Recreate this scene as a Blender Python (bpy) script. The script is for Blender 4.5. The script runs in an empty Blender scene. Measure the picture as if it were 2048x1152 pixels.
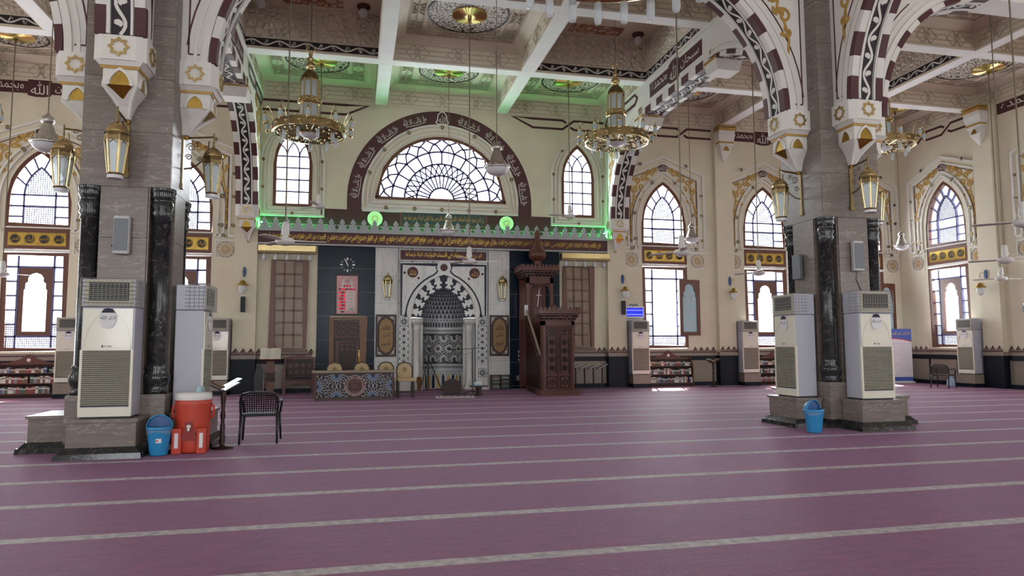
import bpy, math, random
from mathutils import Vector, Matrix
PI=math.pi; sin=math.sin; cos=math.cos
RND=random.Random(11)
sc=bpy.context.scene
COL=sc.collection
# ---------------------------------------------------------------- camera
CAM=(-2.6438,-21.7577,1.4)
def cam_axes(yaw,pitch,roll):
    f=Vector((sin(yaw)*cos(pitch),cos(yaw)*cos(pitch),sin(pitch))); r=Vector((cos(yaw),-sin(yaw),0)); u=r.cross(f)
    return r*cos(roll)+u*sin(roll), u*cos(roll)-r*sin(roll), f
_r,_u,_f=cam_axes(math.radians(12.77818),math.radians(4.70332),math.radians(-0.20732))
cd=bpy.data.cameras.new('camera'); cd.sensor_width=36; cd.lens=1382.4545/2048*36; cd.clip_end=200
co=bpy.data.objects.new('camera',cd); COL.objects.link(co)
co.matrix_world=Matrix(((_r.x,_u.x,-_f.x,CAM[0]),(_r.y,_u.y,-_f.y,CAM[1]),(_r.z,_u.z,-_f.z,CAM[2]),(0,0,0,1)))
sc.camera=co
# ---------------------------------------------------------------- world, sun, daylight, exposure
wd=bpy.data.worlds.new('world'); sc.world=wd; wd.use_nodes=True
_bg=wd.node_tree.nodes['Background']; _bg.inputs['Color'].default_value=(.92,.96,1,1); _bg.inputs['Strength'].default_value=2.6
SUN=bpy.data.lights.new('sun','SUN'); SUN.energy=70; SUN.angle=.009; SUN.color=(1,.95,.86)
so=bpy.data.objects.new('sun',SUN); COL.objects.link(so)
_sd=Vector((-.283,-.747,-1)).normalized(); so.rotation_euler=_sd.to_track_quat('-Z','Y').to_euler(); so.location=(8,12,25)
def daylight(name,loc,direction,sx,sy,energy,color=(.93,.97,1)):
    l=bpy.data.lights.new(name,'AREA'); l.shape='RECTANGLE'; l.size=sx; l.size_y=sy; l.energy=energy; l.color=color
    o=bpy.data.objects.new(name,l); COL.objects.link(o); o.location=loc
    o.rotation_euler=Vector(direction).to_track_quat('-Z','Z').to_euler(); return o
DAY=105
for _x in (-15.55,-11.42,-7.65,7.65,11.5,15.55): daylight('window_daylight',(_x,.6,4.1),(0,-1,-.12),1.6,5.4,DAY*4.4)
daylight('window_daylight',(0,.55,6.9),(0,-1,-.15),3.6,1.9,DAY*4.2)
for _x in (-4.57,4.57): daylight('window_daylight',(_x,.55,6.7),(0,-1,-.15),1.1,2.2,DAY*1.5)
for _s in (-1,1):
    for _y in (-2.1,-6.2,-13.2,-17.3,-24,-28.1): daylight('window_daylight',(_s*17.65,_y,4.1),(-_s,0,-.1),1.6,5.4,DAY*3.6)  # side windows mostly out of view, their lights added as fill
for _x in (-11.5,-4,4,11.5): daylight('window_daylight',(_x,-34.4,4.3),(0,1,-.05),3.0,6.0,DAY*4.2)  # rear fill lights added behind the camera, no such windows in view
vs=sc.view_settings; vs.view_transform='Standard'; vs.look='None'; vs.gamma=1; vs.exposure=0.30
try: vs.use_curve_mapping=False
except Exception: pass
# ---------------------------------------------------------------- helpers
def tag(o,label=None,cat=None,group=None,kind=None):
    if label: o['label']=label
    if cat: o['category']=cat
    if group: o['group']=group
    if kind: o['kind']=kind
    return o
KIDS={}
def empty(name,loc=(0,0,0),rz=0,label=None,cat=None,group=None,kind=None,parent=None):
    o=bpy.data.objects.new(name,None); COL.objects.link(o); o.location=loc; o.rotation_euler=(0,0,rz); o.empty_display_size=.1
    if parent: o.parent=parent; KIDS.setdefault(parent.name,[]).append(o)
    return tag(o,label,cat,group,kind)
def put(name,me,parent=None,loc=None,rz=None,**k):
    o=bpy.data.objects.new(name,me); COL.objects.link(o)
    if parent: o.parent=parent; KIDS.setdefault(parent.name,[]).append(o)
    if loc is not None: o.location=loc
    if rz is not None: o.rotation_euler=(0,0,rz)
    return tag(o,**k)
def dup(root,loc=None,rz=None,parent=None,sx=1,label=None,group=None):
    r=root.copy(); COL.objects.link(r)
    if parent: r.parent=parent; KIDS.setdefault(parent.name,[]).append(r)
    if loc is not None: r.location=loc
    if rz is not None: r.rotation_euler=(0,0,rz)
    if sx!=1: r.scale=(sx,1,1)
    if label: r['label']=label
    if group: r['group']=group
    for ch in KIDS.get(root.name,[]): dup(ch,parent=r)
    return r
def wallT(u,v,w): return (u,-w,v)
def floorT(u,v,w): return (u,v,w)
def shift(T,a,b,c=0): return lambda u,v,w:T(u+a,v+b,w+c)
class MB:
    def __init__(s): s.v=[]; s.f=[]; s.m=[]
    def add(s,vs,fs,mi=0):
        n=len(s.v); s.v+=vs
        for f in fs: s.f.append([i+n for i in f]); s.m.append(mi)
        return s
    def box(s,x0,x1,y0,y1,z0,z1,mi=0,T=None):
        p=[(x0,y0,z0),(x1,y0,z0),(x1,y1,z0),(x0,y1,z0),(x0,y0,z1),(x1,y0,z1),(x1,y1,z1),(x0,y1,z1)]
        if T: p=[T(*q) for q in p]
        return s.add(p,[(0,3,2,1),(4,5,6,7),(0,1,5,4),(1,2,6,5),(2,3,7,6),(3,0,4,7)],mi)
    def wbox(s,u0,u1,v0,v1,w0,w1,mi=0,T=wallT): # box in wall space
        return s.box(u0,u1,v0,v1,w0,w1,mi,lambda a,b,c:T(a,b,c))
    def taper(s,x0,x1,y0,y1,z0,z1,i,j,mi=0): # box whose top is inset by i (x), j (y)
        p=[(x0,y0,z0),(x1,y0,z0),(x1,y1,z0),(x0,y1,z0),(x0+i,y0+j,z1),(x1-i,y0+j,z1),(x1-i,y1-j,z1),(x0+i,y1-j,z1)]
        return s.add(p,[(0,3,2,1),(4,5,6,7),(0,1,5,4),(1,2,6,5),(2,3,7,6),(3,0,4,7)],mi)
    def prism(s,poly,w0,w1,mi=0,T=wallT,back=True):
        n=len(poly); p=[T(u,v,w1) for u,v in poly]+[T(u,v,w0) for u,v in poly]
        f=[list(range(n))]+([list(range(2*n-1,n-1,-1))] if back else [])+[[i,n+i,n+(i+1)%n,(i+1)%n] for i in range(n)]
        return s.add(p,f,mi)
    def sheet(s,poly,w=0,mi=0,T=wallT): return s.add([T(u,v,w) for u,v in poly],[list(range(len(poly)))],mi)
    def ribbon(s,pts,width,w0,w1,mi=0,T=wallT,closed=False,flat=False):
        n=len(pts); L=[];Rr=[]
        for i in range(n):
            a=pts[(i-1)%n] if (closed or i>0) else pts[i]; b=pts[(i+1)%n] if (closed or i<n-1) else pts[i]
            dx,dy=b[0]-a[0],b[1]-a[1]; l=math.hypot(dx,dy) or 1; nx,ny=-dy/l,dx/l
            wd_=(width(i/(n-1 or 1)) if callable(width) else width)/2
            if 0<i<n-1 or closed:
                d1=(pts[i][0]-a[0],pts[i][1]-a[1]); l1=math.hypot(*d1) or 1; c=abs((-d1[1]/l1)*nx+(d1[0]/l1)*ny); wd_/=max(c,.5)
            L.append((pts[i][0]+nx*wd_,pts[i][1]+ny*wd_)); Rr.append((pts[i][0]-nx*wd_,pts[i][1]-ny*wd_))
        k=n if closed else n-1
        if flat: return s.add([T(u,v,w1) for u,v in L+Rr],[[i,n+i,n+(i+1)%n,(i+1)%n] for i in range(k)],mi)
        p=[T(u,v,w1) for u,v in L+Rr]+[T(u,v,w0) for u,v in L+Rr]; f=[]
        for i in range(k):
            j=(i+1)%n; f+=[[i,n+i,n+j,j],[2*n+i,i,j,2*n+j],[n+i,3*n+i,3*n+j,n+j]]
        return s.add(p,f,mi)
    def lathe(s,prof,n=16,c=(0,0,0),mi=0,a0=0,a1=2*PI,sx=1,sy=1):
        full=abs(a1-a0-2*PI)<1e-6; m=n if full else n+1; p=[]
        for r,z in prof:
            for i in range(m):
                a=a0+(a1-a0)*i/n; p.append((c[0]+r*cos(a)*sx,c[1]+r*sin(a)*sy,c[2]+z))
        f=[]
        for j in range(len(prof)-1):
            for i in range(n):
                k=(i+1)%m; f.append([j*m+i,j*m+k,(j+1)*m+k,(j+1)*m+i])
        return s.add(p,f,mi)
    def tube(s,pts,r,n=6,mi=0,caps=True):
        pts=[Vector(p) for p in pts]; P=[]; N=len(pts); up=None
        for i,p in enumerate(pts):
            d=(pts[min(i+1,N-1)]-pts[max(i-1,0)]); d=d.normalized() if d.length else Vector((0,0,1))
            if up is None: up=Vector((0,0,1)) if abs(d.z)<.9 else Vector((1,0,0))
            a=d.cross(up).normalized(); b=a.cross(d).normalized(); up=b
            rr=r(i/(N-1 or 1)) if callable(r) else r
            for k in range(n): t=2*PI*k/n; P.append(tuple(p+a*(cos(t)*rr)+b*(sin(t)*rr)))
        f=[[i*n+k,i*n+(k+1)%n,(i+1)*n+(k+1)%n,(i+1)*n+k] for i in range(N-1) for k in range(n)]
        if caps: f+=[list(range(n-1,-1,-1)),[(N-1)*n+k for k in range(n)]]
        return s.add(P,f,mi)
    def sphere(s,c,r,n=10,m=6,mi=0,sz=1):
        return s.lathe([(r*sin(PI*j/m)+1e-4*(j in(0,m)),-r*sz*cos(PI*j/m)) for j in range(m+1)],n,c,mi)
    def disc(s,cu,cv,r,w0,w1,n=20,mi=0,T=wallT,a=0): return s.prism([(cu+r*cos(a+2*PI*i/n),cv+r*sin(a+2*PI*i/n)) for i in range(n)],w0,w1,mi,T)
    def ring(s,cu,cv,r0,r1,w0,w1,n=24,mi=0,T=wallT):
        return s.ribbon([(cu+(r0+r1)/2*cos(2*PI*i/n),cv+(r0+r1)/2*sin(2*PI*i/n)) for i in range(n)],r1-r0,w0,w1,mi,T,True)
    def text(s,tm,cu,cv,w,mi=0,T=wallT,W=None,H=None,rot=0):
        V,F,tw,th=tm
        if W and H: a,b=W/tw,H/th
        elif W: a=b=W/tw
        else: a=b=H/th
        c_,s_=cos(rot),sin(rot); P=[]
        for x,y in V:
            x,y=x*a,y*b; P.append(T(cu+x*c_-y*s_,cv+x*s_+y*c_,w))
        return s.add(P,F,mi)
    def mesh(s,name,mats,smooth=False):
        me=bpy.data.meshes.new(name); me.from_pydata(s.v,[],s.f)
        if not isinstance(mats,(list,tuple)): mats=[mats]
        for m in mats: me.materials.append(MT[m])
        if len(mats)>1: me.polygons.foreach_set('material_index',s.m)
        if smooth: me.polygons.foreach_set('use_smooth',[True]*len(s.f)); 
        me.update()
        return me
    def build(s,name,mats,parent=None,smooth=False,loc=None,rz=None,**k):
        return put(name,s.mesh(name,mats,smooth),parent,loc,rz,**k)
def bevel(o,w=.01,n=2):
    m=o.modifiers.new('bevel','BEVEL'); m.width=w; m.segments=n; m.limit_method='ANGLE'; return o
def arc(cx,cy,r,a0,a1,n): return [(cx+r*cos(a0+(a1-a0)*i/n),cy+r*sin(a0+(a1-a0)*i/n)) for i in range(n+1)]
def pointed(a,z0,h,n=10):            # pointed arch outline from (a,z0) over the apex to (-a,z0)
    Rr=(a*a+h*h)/(2*a); t=math.asin(min(1,h/Rr)); q=[(a-Rr+Rr*cos(t*i/n),z0+Rr*sin(t*i/n)) for i in range(n+1)]
    return q+[(-x,z) for x,z in q[-2::-1]]
def leaf(cx,cy,l,w,a,n=5):           # teardrop
    p=[(0,0)]+[(l*t,w*sin(PI*t)**.8*(1-.35*t)) for t in [i/n for i in range(1,n)]]+[(l,0)]+[(l*t,-w*sin(PI*t)**.8*(1-.35*t)) for t in [i/n for i in range(n-1,0,-1)]]
    return [(cx+x*cos(a)-y*sin(a),cy+x*sin(a)+y*cos(a)) for x,y in p]
def spiral(cx,cy,r,a0,turns,d=1,n=14,r1=.25):
    return [(cx+(r*(1-t*(1-r1)))*cos(a0+d*2*PI*turns*t),cy+(r*(1-t*(1-r1)))*sin(a0+d*2*PI*turns*t)) for t in [i/n for i in range(n+1)]]
# ------------------------------------------------ Arabic lettering (joined letter forms, set right to left)
_F={'ا':(0xFE8D,2),'أ':(0xFE83,2),'إ':(0xFE87,2),'آ':(0xFE81,2),'ب':(0xFE8F,4),'ة':(0xFE93,2),'ت':(0xFE95,4),'ث':(0xFE99,4),'ج':(0xFE9D,4),'ح':(0xFEA1,4),'خ':(0xFEA5,4),'د':(0xFEA9,2),'ذ':(0xFEAB,2),'ر':(0xFEAD,2),'ز':(0xFEAF,2),'س':(0xFEB1,4),'ش':(0xFEB5,4),'ص':(0xFEB9,4),'ض':(0xFEBD,4),'ط':(0xFEC1,4),'ظ':(0xFEC5,4),'ع':(0xFEC9,4),'غ':(0xFECD,4),'ف':(0xFED1,4),'ق':(0xFED5,4),'ك':(0xFED9,4),'ل':(0xFEDD,4),'م':(0xFEE1,4),'ن':(0xFEE5,4),'ه':(0xFEE9,4),'و':(0xFEED,2),'ى':(0xFEEF,2),'ي':(0xFEF1,4),'ؤ':(0xFE85,2),'ئ':(0xFE89,4),'ء':(0xFE80,1)}
_LA={'ا':0xFEFB,'أ':0xFEF7,'إ':0xFEF9,'آ':0xFEF5}
def shape(t):
    t=t.replace('الله','\u0001'); o=[]; prev=False; i=0
    while i<len(t):
        c=t[i]
        if c=='\u0001': o.append('\uFDF2'); prev=False; i+=1; continue
        if c not in _F: o.append(c); prev=False; i+=1; continue
        if c=='ل' and i+1<len(t) and t[i+1] in _LA: o.append(chr(_LA[t[i+1]]+(1 if prev else 0))); prev=False; i+=2; continue
        b,k=_F[c]; nx=t[i+1] if i+1<len(t) else ''; nj=nx in _F and _F[nx][1]>1 and k==4
        if k==1: o.append(chr(b)); prev=False
        elif k==2: o.append(chr(b+(1 if prev else 0))); prev=False
        else: o.append(chr(b+(3 if prev and nj else 2 if nj else 1 if prev else 0))); prev=nj
        i+=1
    return ''.join(reversed(o))
_TC={}
def text(t,res=1,arabic=True):
    if t in _TC: return _TC[t]
    cu=bpy.data.curves.new('lettering','FONT'); cu.body=shape(t) if arabic else t; cu.resolution_u=res; cu.align_x='CENTER'
    o=bpy.data.objects.new('lettering',cu); COL.objects.link(o); bpy.context.view_layer.update()
    me=bpy.data.meshes.new_from_object(o.evaluated_get(bpy.context.evaluated_depsgraph_get()))
    V=[(v.co.x,v.co.y) for v in me.vertices]; F=[list(p.vertices) for p in me.polygons]
    bpy.data.objects.remove(o); bpy.data.curves.remove(cu); bpy.data.meshes.remove(me)
    x0=min(v[0] for v in V);x1=max(v[0] for v in V);y0=min(v[1] for v in V);y1=max(v[1] for v in V)
    V=[(x-(x0+x1)/2,y-(y0+y1)/2) for x,y in V]; _TC[t]=(V,F,x1-x0,y1-y0); return _TC[t]
# ------------------------------------------------ materials
MT={}
def mat(name,col,rough=.6,metal=0,var=.0,scale=4,bump=0,bscale=60,emit=None,es=1,stretch=(1,1,1),col2=None,veins=None,spec=.5,sheen=0,trans=0,alpha=None,coat=0):
    m=bpy.data.materials.new(name); m.use_nodes=True; nt=m.node_tree; N=nt.nodes; L=nt.links; b=N['Principled BSDF']
    b.inputs['Base Color'].default_value=(*col,1); b.inputs['Roughness'].default_value=rough; b.inputs['Metallic'].default_value=metal
    b.inputs['Specular IOR Level'].default_value=spec
    if sheen: b.inputs['Sheen Weight'].default_value=sheen; b.inputs['Sheen Roughness'].default_value=.4
    if coat: b.inputs['Coat Weight'].default_value=coat; b.inputs['Coat Roughness'].default_value=.08
    if emit: b.inputs['Emission Color'].default_value=(*emit,1); b.inputs['Emission Strength'].default_value=es
    if trans: b.inputs['Transmission Weight'].default_value=trans
    if var or bump or veins:
        tc=N.new('ShaderNodeTexCoord'); mp=N.new('ShaderNodeMapping'); mp.inputs['Scale'].default_value=stretch; L.new(tc.outputs['Object'],mp.inputs[0])
    if var or veins:
        n=N.new('ShaderNodeTexNoise'); n.inputs['Scale'].default_value=scale; n.inputs['Detail'].default_value=6; n.inputs['Roughness'].default_value=.62; L.new(mp.outputs[0],n.inputs[0])
        r=N.new('ShaderNodeValToRGB'); c2=col2 or tuple(c*(1-var) for c in col); c1=col if col2 else tuple(min(1,c*(1+var*.5)) for c in col)
        r.color_ramp.elements[0].position=.3; r.color_ramp.elements[1].position=.7; r.color_ramp.elements[0].color=(*c2,1); r.color_ramp.elements[1].color=(*c1,1)
        L.new(n.outputs[0],r.inputs[0]); out=r.outputs[0]
        if veins:
            n2=N.new('ShaderNodeTexNoise'); n2.inputs['Scale'].default_value=veins[1]; n2.inputs['Detail'].default_value=5; n2.inputs['Distortion'].default_value=1.2; L.new(mp.outputs[0],n2.inputs[0])
            s_=N.new('ShaderNodeMath'); s_.operation='SUBTRACT'; s_.inputs[1].default_value=.5; L.new(n2.outputs[0],s_.inputs[0])
            a_=N.new('ShaderNodeMath'); a_.operation='ABSOLUTE'; L.new(s_.outputs[0],a_.inputs[0])
            r2=N.new('ShaderNodeValToRGB'); r2.color_ramp.elements[0].position=0; r2.color_ramp.elements[1].position=veins[2]; r2.color_ramp.elements[0].color=(1,1,1,1); r2.color_ramp.elements[1].color=(0,0,0,1); L.new(a_.outputs[0],r2.inputs[0])
            mx=N.new('ShaderNodeMix'); mx.data_type='RGBA'; L.new(r2.outputs[0],mx.inputs[0]); L.new(out,mx.inputs[6]); mx.inputs[7].default_value=(*veins[0],1); out=mx.outputs[2]
        L.new(out,b.inputs['Base Color'])
    if bump:
        n3=N.new('ShaderNodeTexNoise'); n3.inputs['Scale'].default_value=bscale; n3.inputs['Detail'].default_value=4; L.new(mp.outputs[0],n3.inputs[0])
        bp=N.new('ShaderNodeBump'); bp.inputs['Strength'].default_value=bump; bp.inputs['Distance'].default_value=.02; L.new(n3.outputs[0],bp.inputs['Height']); L.new(bp.outputs[0],b.inputs['Normal'])
    MT[name]=m; return m
mat('plaster',(.70,.645,.50),.75,var=.08,scale=1.3,bump=.08,bscale=40)
mat('plaster_white',(.74,.72,.67),.6,var=.06,scale=2,bump=.05)
mat('ceiling_white',(.88,.88,.86),.7,var=.05,scale=2,bump=.06,bscale=30)
mat('ceiling_cream',(.76,.69,.57),.75,var=.06,scale=2,bump=.05,bscale=30)
mat('relief',(.52,.455,.36),.75)  # darker than the ceiling: shadowed rib edges put into the colour
mat('maroon',(.075,.018,.020),.55,var=.1,scale=3)
mat('ink',(.016,.010,.014),.6)
mat('gold_paint',(.50,.30,.075),.45,.25,var=.2,scale=9)
mat('gold',(.50,.33,.08),.30,1,var=.3,scale=6)
mat('brass',(.60,.47,.24),.2,1,var=.12,scale=14,bump=.08,bscale=140)
mat('brass_dark',(.26,.19,.09),.3,1,var=.3,scale=30,bump=.3,bscale=160)
mat('silver',(.62,.60,.56),.16,1,var=.3,scale=38,bump=.35,bscale=120)
mat('gold_dish',(.74,.62,.24),.28,1,var=.12,scale=8)
mat('tan_gold',(.30,.18,.07),.5,.1,var=.15,scale=10)
mat('chrome',(.75,.76,.78),.12,1)
mat('stone',(.215,.180,.155),.34,var=.28,scale=2.6,bump=.03,bscale=30,stretch=(1,1,7),col2=(.165,.135,.115),veins=((.33,.29,.26),1.6,.018))
mat('stone_joint',(.07,.06,.05),.7)
mat('black_marble',(.010,.012,.015),.14,spec=.35,var=.5,scale=7,col2=(.035,.034,.034),veins=((.17,.165,.16),3.4,.009))
mat('navy_tile',(.003,.012,.026),.22,var=.3,scale=2,stretch=(1,1,2),spec=.18)
mat('navy_stone',(.004,.009,.018),.4,var=.4,scale=8,spec=.25)
mat('granite',(.30,.25,.20),.35,var=.5,scale=60,bump=.02)
mat('grout',(.32,.33,.34),.6)
mat('marble',(.62,.61,.59),.22,var=.12,scale=2.5,stretch=(3,3,.6),veins=((.45,.45,.46),1.5,.02))
mat('marble_grey',(.40,.42,.44),.35,var=.2,scale=5)
mat('inlay_dark',(.035,.040,.048),.4,var=.3,scale=20)
mat('inlay_navy',(.006,.010,.026),.4,spec=.3)
mat('wood_frame',(.145,.050,.028),.35,var=.3,scale=5,stretch=(8,8,1.2))
mat('wood_red',(.115,.034,.020),.38,var=.4,scale=5,stretch=(9,9,1.3),bump=.05)
mat('wood_dark',(.030,.009,.007),.32,spec=.3,var=.4,scale=5,stretch=(9,9,1.3))
mat('wood_brown',(.20,.085,.036),.4,var=.35,scale=5,stretch=(9,9,1.3))
mat('bar_blue',(.10,.10,.24),.45)  # window glare on the bars put into the colour as blue
mat('lattice',(.30,.31,.40),.5)
mat('glass_brown',(.28,.20,.13),.18,var=.3,scale=1.5)
mat('ac_cream',(.76,.735,.62),.28,var=.04,scale=2,coat=.5)
mat('ac_side',(.46,.47,.54),.35)
mat('ac_grille',(.50,.48,.38),.5)
mat('ac_dark',(.012,.016,.028),.6)
mat('mesh_metal',(.30,.29,.25),.45,.6)
mat('paper',(.72,.72,.74),.7)
mat('page',(.74,.70,.58),.75,var=.08,scale=12)
mat('navy_print',(.012,.013,.03),.6)
mat('plastic_black',(.012,.012,.015),.35)
mat('plastic_blue',(.03,.26,.55),.35)
mat('plastic_blue_dark',(.010,.075,.24),.4)
mat('plastic_white',(.72,.71,.68),.4)
mat('cooler_red',(.50,.048,.022),.4)
mat('cooler_dark',(.25,.015,.010),.45)
mat('speaker_grey',(.17,.185,.20),.5,.2)
mat('speaker_case',(.55,.55,.55),.5)
mat('upholstery',(.55,.42,.24),.8,var=.15,scale=20)
mat('strap_line',(.50,.56,.62),.5)
mat('strap_blue',(.13,.22,.40),.5)
mat('desk_brown',(.075,.040,.032),.5,var=.2,scale=8)
mat('desk_top',(.34,.27,.20),.5,var=.1,scale=6)
mat('led_red',(.5,.01,.03),.5,emit=(1,.04,.10),es=1.1)
mat('led_dark',(.08,.0,.01),.4)
mat('board_pink',(.66,.36,.37),.5,var=.2,scale=3)
mat('board_white',(.74,.62,.60),.5)
mat('green_led',(.05,.6,.16),.5,emit=(.08,1,.26),es=85)
mat('green_glow',(.34,.80,.30),.5,emit=(.30,1,.34),es=1.1)
mat('blue_led',(.02,.02,.6),.5,emit=(.03,.03,1),es=9)
mat('sign_green',(.006,.045,.040),.35)
mat('book_white',(.62,.60,.55),.7,var=.2,scale=30)
mat('book_green',(.05,.10,.07),.6); mat('book_blue',(.05,.08,.20),.6); mat('book_brown',(.16,.09,.05),.6); mat('book_grey',(.20,.22,.22),.6); mat('book_red',(.24,.05,.05),.6)
mat('banner_blue',(.05,.09,.36),.5); mat('banner_white',(.66,.64,.66),.6); mat('banner_red',(.50,.06,.08),.6)
mat('rug',(.80,.78,.76),.85,var=.3,scale=26,col2=(.55,.50,.50))
mat('bag',(.35,.47,.66),.4)
mat('cable',(.20,.17,.11),.5,.4)
mat('bead_white',(.8,.8,.8),.3)
mat('lamp_white',(.66,.67,.70),.35)
mat('aqua_pane',(.40,.58,.64),.3,var=.15,scale=3)
def glass(name,col,gloss,trans_col,fac):
    m=bpy.data.materials.new(name); m.use_nodes=True; nt=m.node_tree; N=nt.nodes; L=nt.links; N.clear()
    o=N.new('ShaderNodeOutputMaterial'); t=N.new('ShaderNodeBsdfTransparent'); t.inputs[0].default_value=(*trans_col,1)
    d=N.new('ShaderNodeBsdfPrincipled'); d.inputs['Base Color'].default_value=(*col,1); d.inputs['Roughness'].default_value=gloss
    mx=N.new('ShaderNodeMixShader'); mx.inputs[0].default_value=fac; L.new(t.outputs[0],mx.inputs[1]); L.new(d.outputs[0],mx.inputs[2]); L.new(mx.outputs[0],o.inputs[0]); MT[name]=m
glass('pane',(.8,.86,.95),.08,(.97,.985,1),.06)
glass('frosted',(.55,.66,.74),.3,(.9,.95,1),.55)
glass('lamp_glass',(.62,.72,.76),.15,(.92,.96,.97),.62)
glass('clear_bulb',(.75,.80,.82),.1,(.95,.97,.98),.5)
glass('wrap',(.7,.7,.7),.06,(.97,.97,.97),.16)
# ceiling medallion: dark vine print on cream inside a scalloped circle
def vine_mat(name,base,ink,scale,radius=None,th=.06):
    m=bpy.data.materials.new(name); m.use_nodes=True; nt=m.node_tree; N=nt.nodes; L=nt.links; b=N['Principled BSDF']; b.inputs['Roughness'].default_value=.7
    tc=N.new('ShaderNodeTexCoord'); ns=N.new('ShaderNodeTexNoise'); ns.inputs['Scale'].default_value=scale*.45; ns.inputs['Detail'].default_value=1; L.new(tc.outputs['Object'],ns.inputs[0])
    add=N.new('ShaderNodeMix'); add.data_type='VECTOR'; add.inputs[0].default_value=.12; L.new(tc.outputs['Object'],add.inputs[4]); L.new(ns.outputs[1],add.inputs[5])
    v=N.new('ShaderNodeTexVoronoi'); v.feature='DISTANCE_TO_EDGE'; v.inputs['Scale'].default_value=scale; L.new(add.outputs[1],v.inputs[0])
    v2=N.new('ShaderNodeTexVoronoi'); v2.feature='F1'; v2.inputs['Scale'].default_value=scale*1.25; L.new(add.outputs[1],v2.inputs[0])
    lt=N.new('ShaderNodeMath'); lt.operation='LESS_THAN'; lt.inputs[1].default_value=th; L.new(v.outputs[0],lt.inputs[0])
    l2=N.new('ShaderNodeMath'); l2.operation='LESS_THAN'; l2.inputs[1].default_value=.2; L.new(v2.outputs[0],l2.inputs[0])
    mxm=N.new('ShaderNodeMath'); mxm.operation='MAXIMUM'; L.new(lt.outputs[0],mxm.inputs[0]); L.new(l2.outputs[0],mxm.inputs[1]); out=mxm.outputs[0]
    c=N.new('ShaderNodeMix'); c.data_type='RGBA'; L.new(out,c.inputs[0]); c.inputs[6].default_value=(*base,1); c.inputs[7].default_value=(*ink,1)
    L.new(c.outputs[2],b.inputs['Base Color'])
    bp=N.new('ShaderNodeBump'); bp.inputs['Strength'].default_value=.4; bp.inputs['Distance'].default_value=.02; bp.invert=True; L.new(out,bp.inputs['Height']); L.new(bp.outputs[0],b.inputs['Normal']); MT[name]=m
vine_mat('medallion',(.74,.68,.58),(.045,.035,.028),11,th=.085)
vine_mat('corner_vine',(.66,.59,.48),(.20,.10,.05),10)
vine_mat('ceiling_script',(.60,.50,.40),(.32,.13,.06),5,th=.1)
# carved stucco of the deep coffers
m=mat('stucco',(.80,.71,.60),.85); nt=m.node_tree; N=nt.nodes; L=nt.links
tc=N.new('ShaderNodeTexCoord'); v=N.new('ShaderNodeTexVoronoi'); v.feature='DISTANCE_TO_EDGE'; v.inputs['Scale'].default_value=6.5; L.new(tc.outputs['Object'],v.inputs[0])
bp=N.new('ShaderNodeBump'); bp.inputs['Strength'].default_value=1; bp.inputs['Distance'].default_value=.16; L.new(v.outputs[0],bp.inputs['Height']); L.new(bp.outputs[0],N['Principled BSDF'].inputs['Normal'])
# striped carpet
m=mat('carpet',(.2,.06,.1),.6,spec=.34,sheen=.3); nt=m.node_tree; N=nt.nodes; L=nt.links; b=N['Principled BSDF']
b.inputs['Sheen Tint'].default_value=(.80,.62,1,1); b.inputs['Sheen Roughness'].default_value=.35
tc=N.new('ShaderNodeTexCoord'); sp=N.new('ShaderNodeSeparateXYZ'); L.new(tc.outputs['Object'],sp.inputs[0])
def math_(op,a,b_=None,c=None):
    n=N.new('ShaderNodeMath'); n.operation=op
    for i,x in enumerate((a,b_,c)):
        if x is None: continue
        if isinstance(x,(int,float)): n.inputs[i].default_value=x
        else: L.new(x,n.inputs[i])
    return n.outputs[0]
yo=math_('ADD',sp.outputs[1],2.772); k=math_('DIVIDE',yo,1.2); fr=math_('SUBTRACT',k,math_('ROUND',k)); st=math_('LESS_THAN',math_('ABSOLUTE',fr),.056)
mp=N.new('ShaderNodeMapping'); mp.inputs['Scale'].default_value=(1,5,1); L.new(tc.outputs['Object'],mp.inputs[0])
n1=N.new('ShaderNodeTexNoise'); n1.inputs['Scale'].default_value=3.2; n1.inputs['Detail'].default_value=8; n1.inputs['Roughness'].default_value=.7; L.new(mp.outputs[0],n1.inputs[0])
rp=N.new('ShaderNodeValToRGB'); e=rp.color_ramp.elements; e[0].position=.28; e[0].color=(.080,.016,.052,1); e[1].position=.72; e[1].color=(.225,.040,.078,1)
x=rp.color_ramp.elements.new(.5); x.color=(.155,.027,.064,1); L.new(n1.outputs[0],rp.inputs[0])
n2=N.new('ShaderNodeTexNoise'); n2.inputs['Scale'].default_value=14; n2.inputs['Detail'].default_value=3; L.new(tc.outputs['Object'],n2.inputs[0])
r2=N.new('ShaderNodeValToRGB'); r2.color_ramp.elements[0].position=.35; r2.color_ramp.elements[1].position=.65; r2.color_ramp.elements[0].color=(.26,.235,.19,1); r2.color_ramp.elements[1].color=(.46,.43,.37,1); L.new(n2.outputs[0],r2.inputs[0])
mx=N.new('ShaderNodeMix'); mx.data_type='RGBA'; L.new(st,mx.inputs[0]); L.new(rp.outputs[0],mx.inputs[6]); L.new(r2.outputs[0],mx.inputs[7]); L.new(mx.outputs[2],b.inputs['Base Color'])
n3=N.new('ShaderNodeTexNoise'); n3.inputs['Scale'].default_value=22; n3.inputs['Detail'].default_value=5; L.new(mp.outputs[0],n3.inputs[0])
bp=N.new('ShaderNodeBump'); bp.inputs['Strength'].default_value=.5; bp.inputs['Distance'].default_value=.03; L.new(n3.outputs[0],bp.inputs['Height']); L.new(bp.outputs[0],b.inputs['Normal'])
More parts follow.
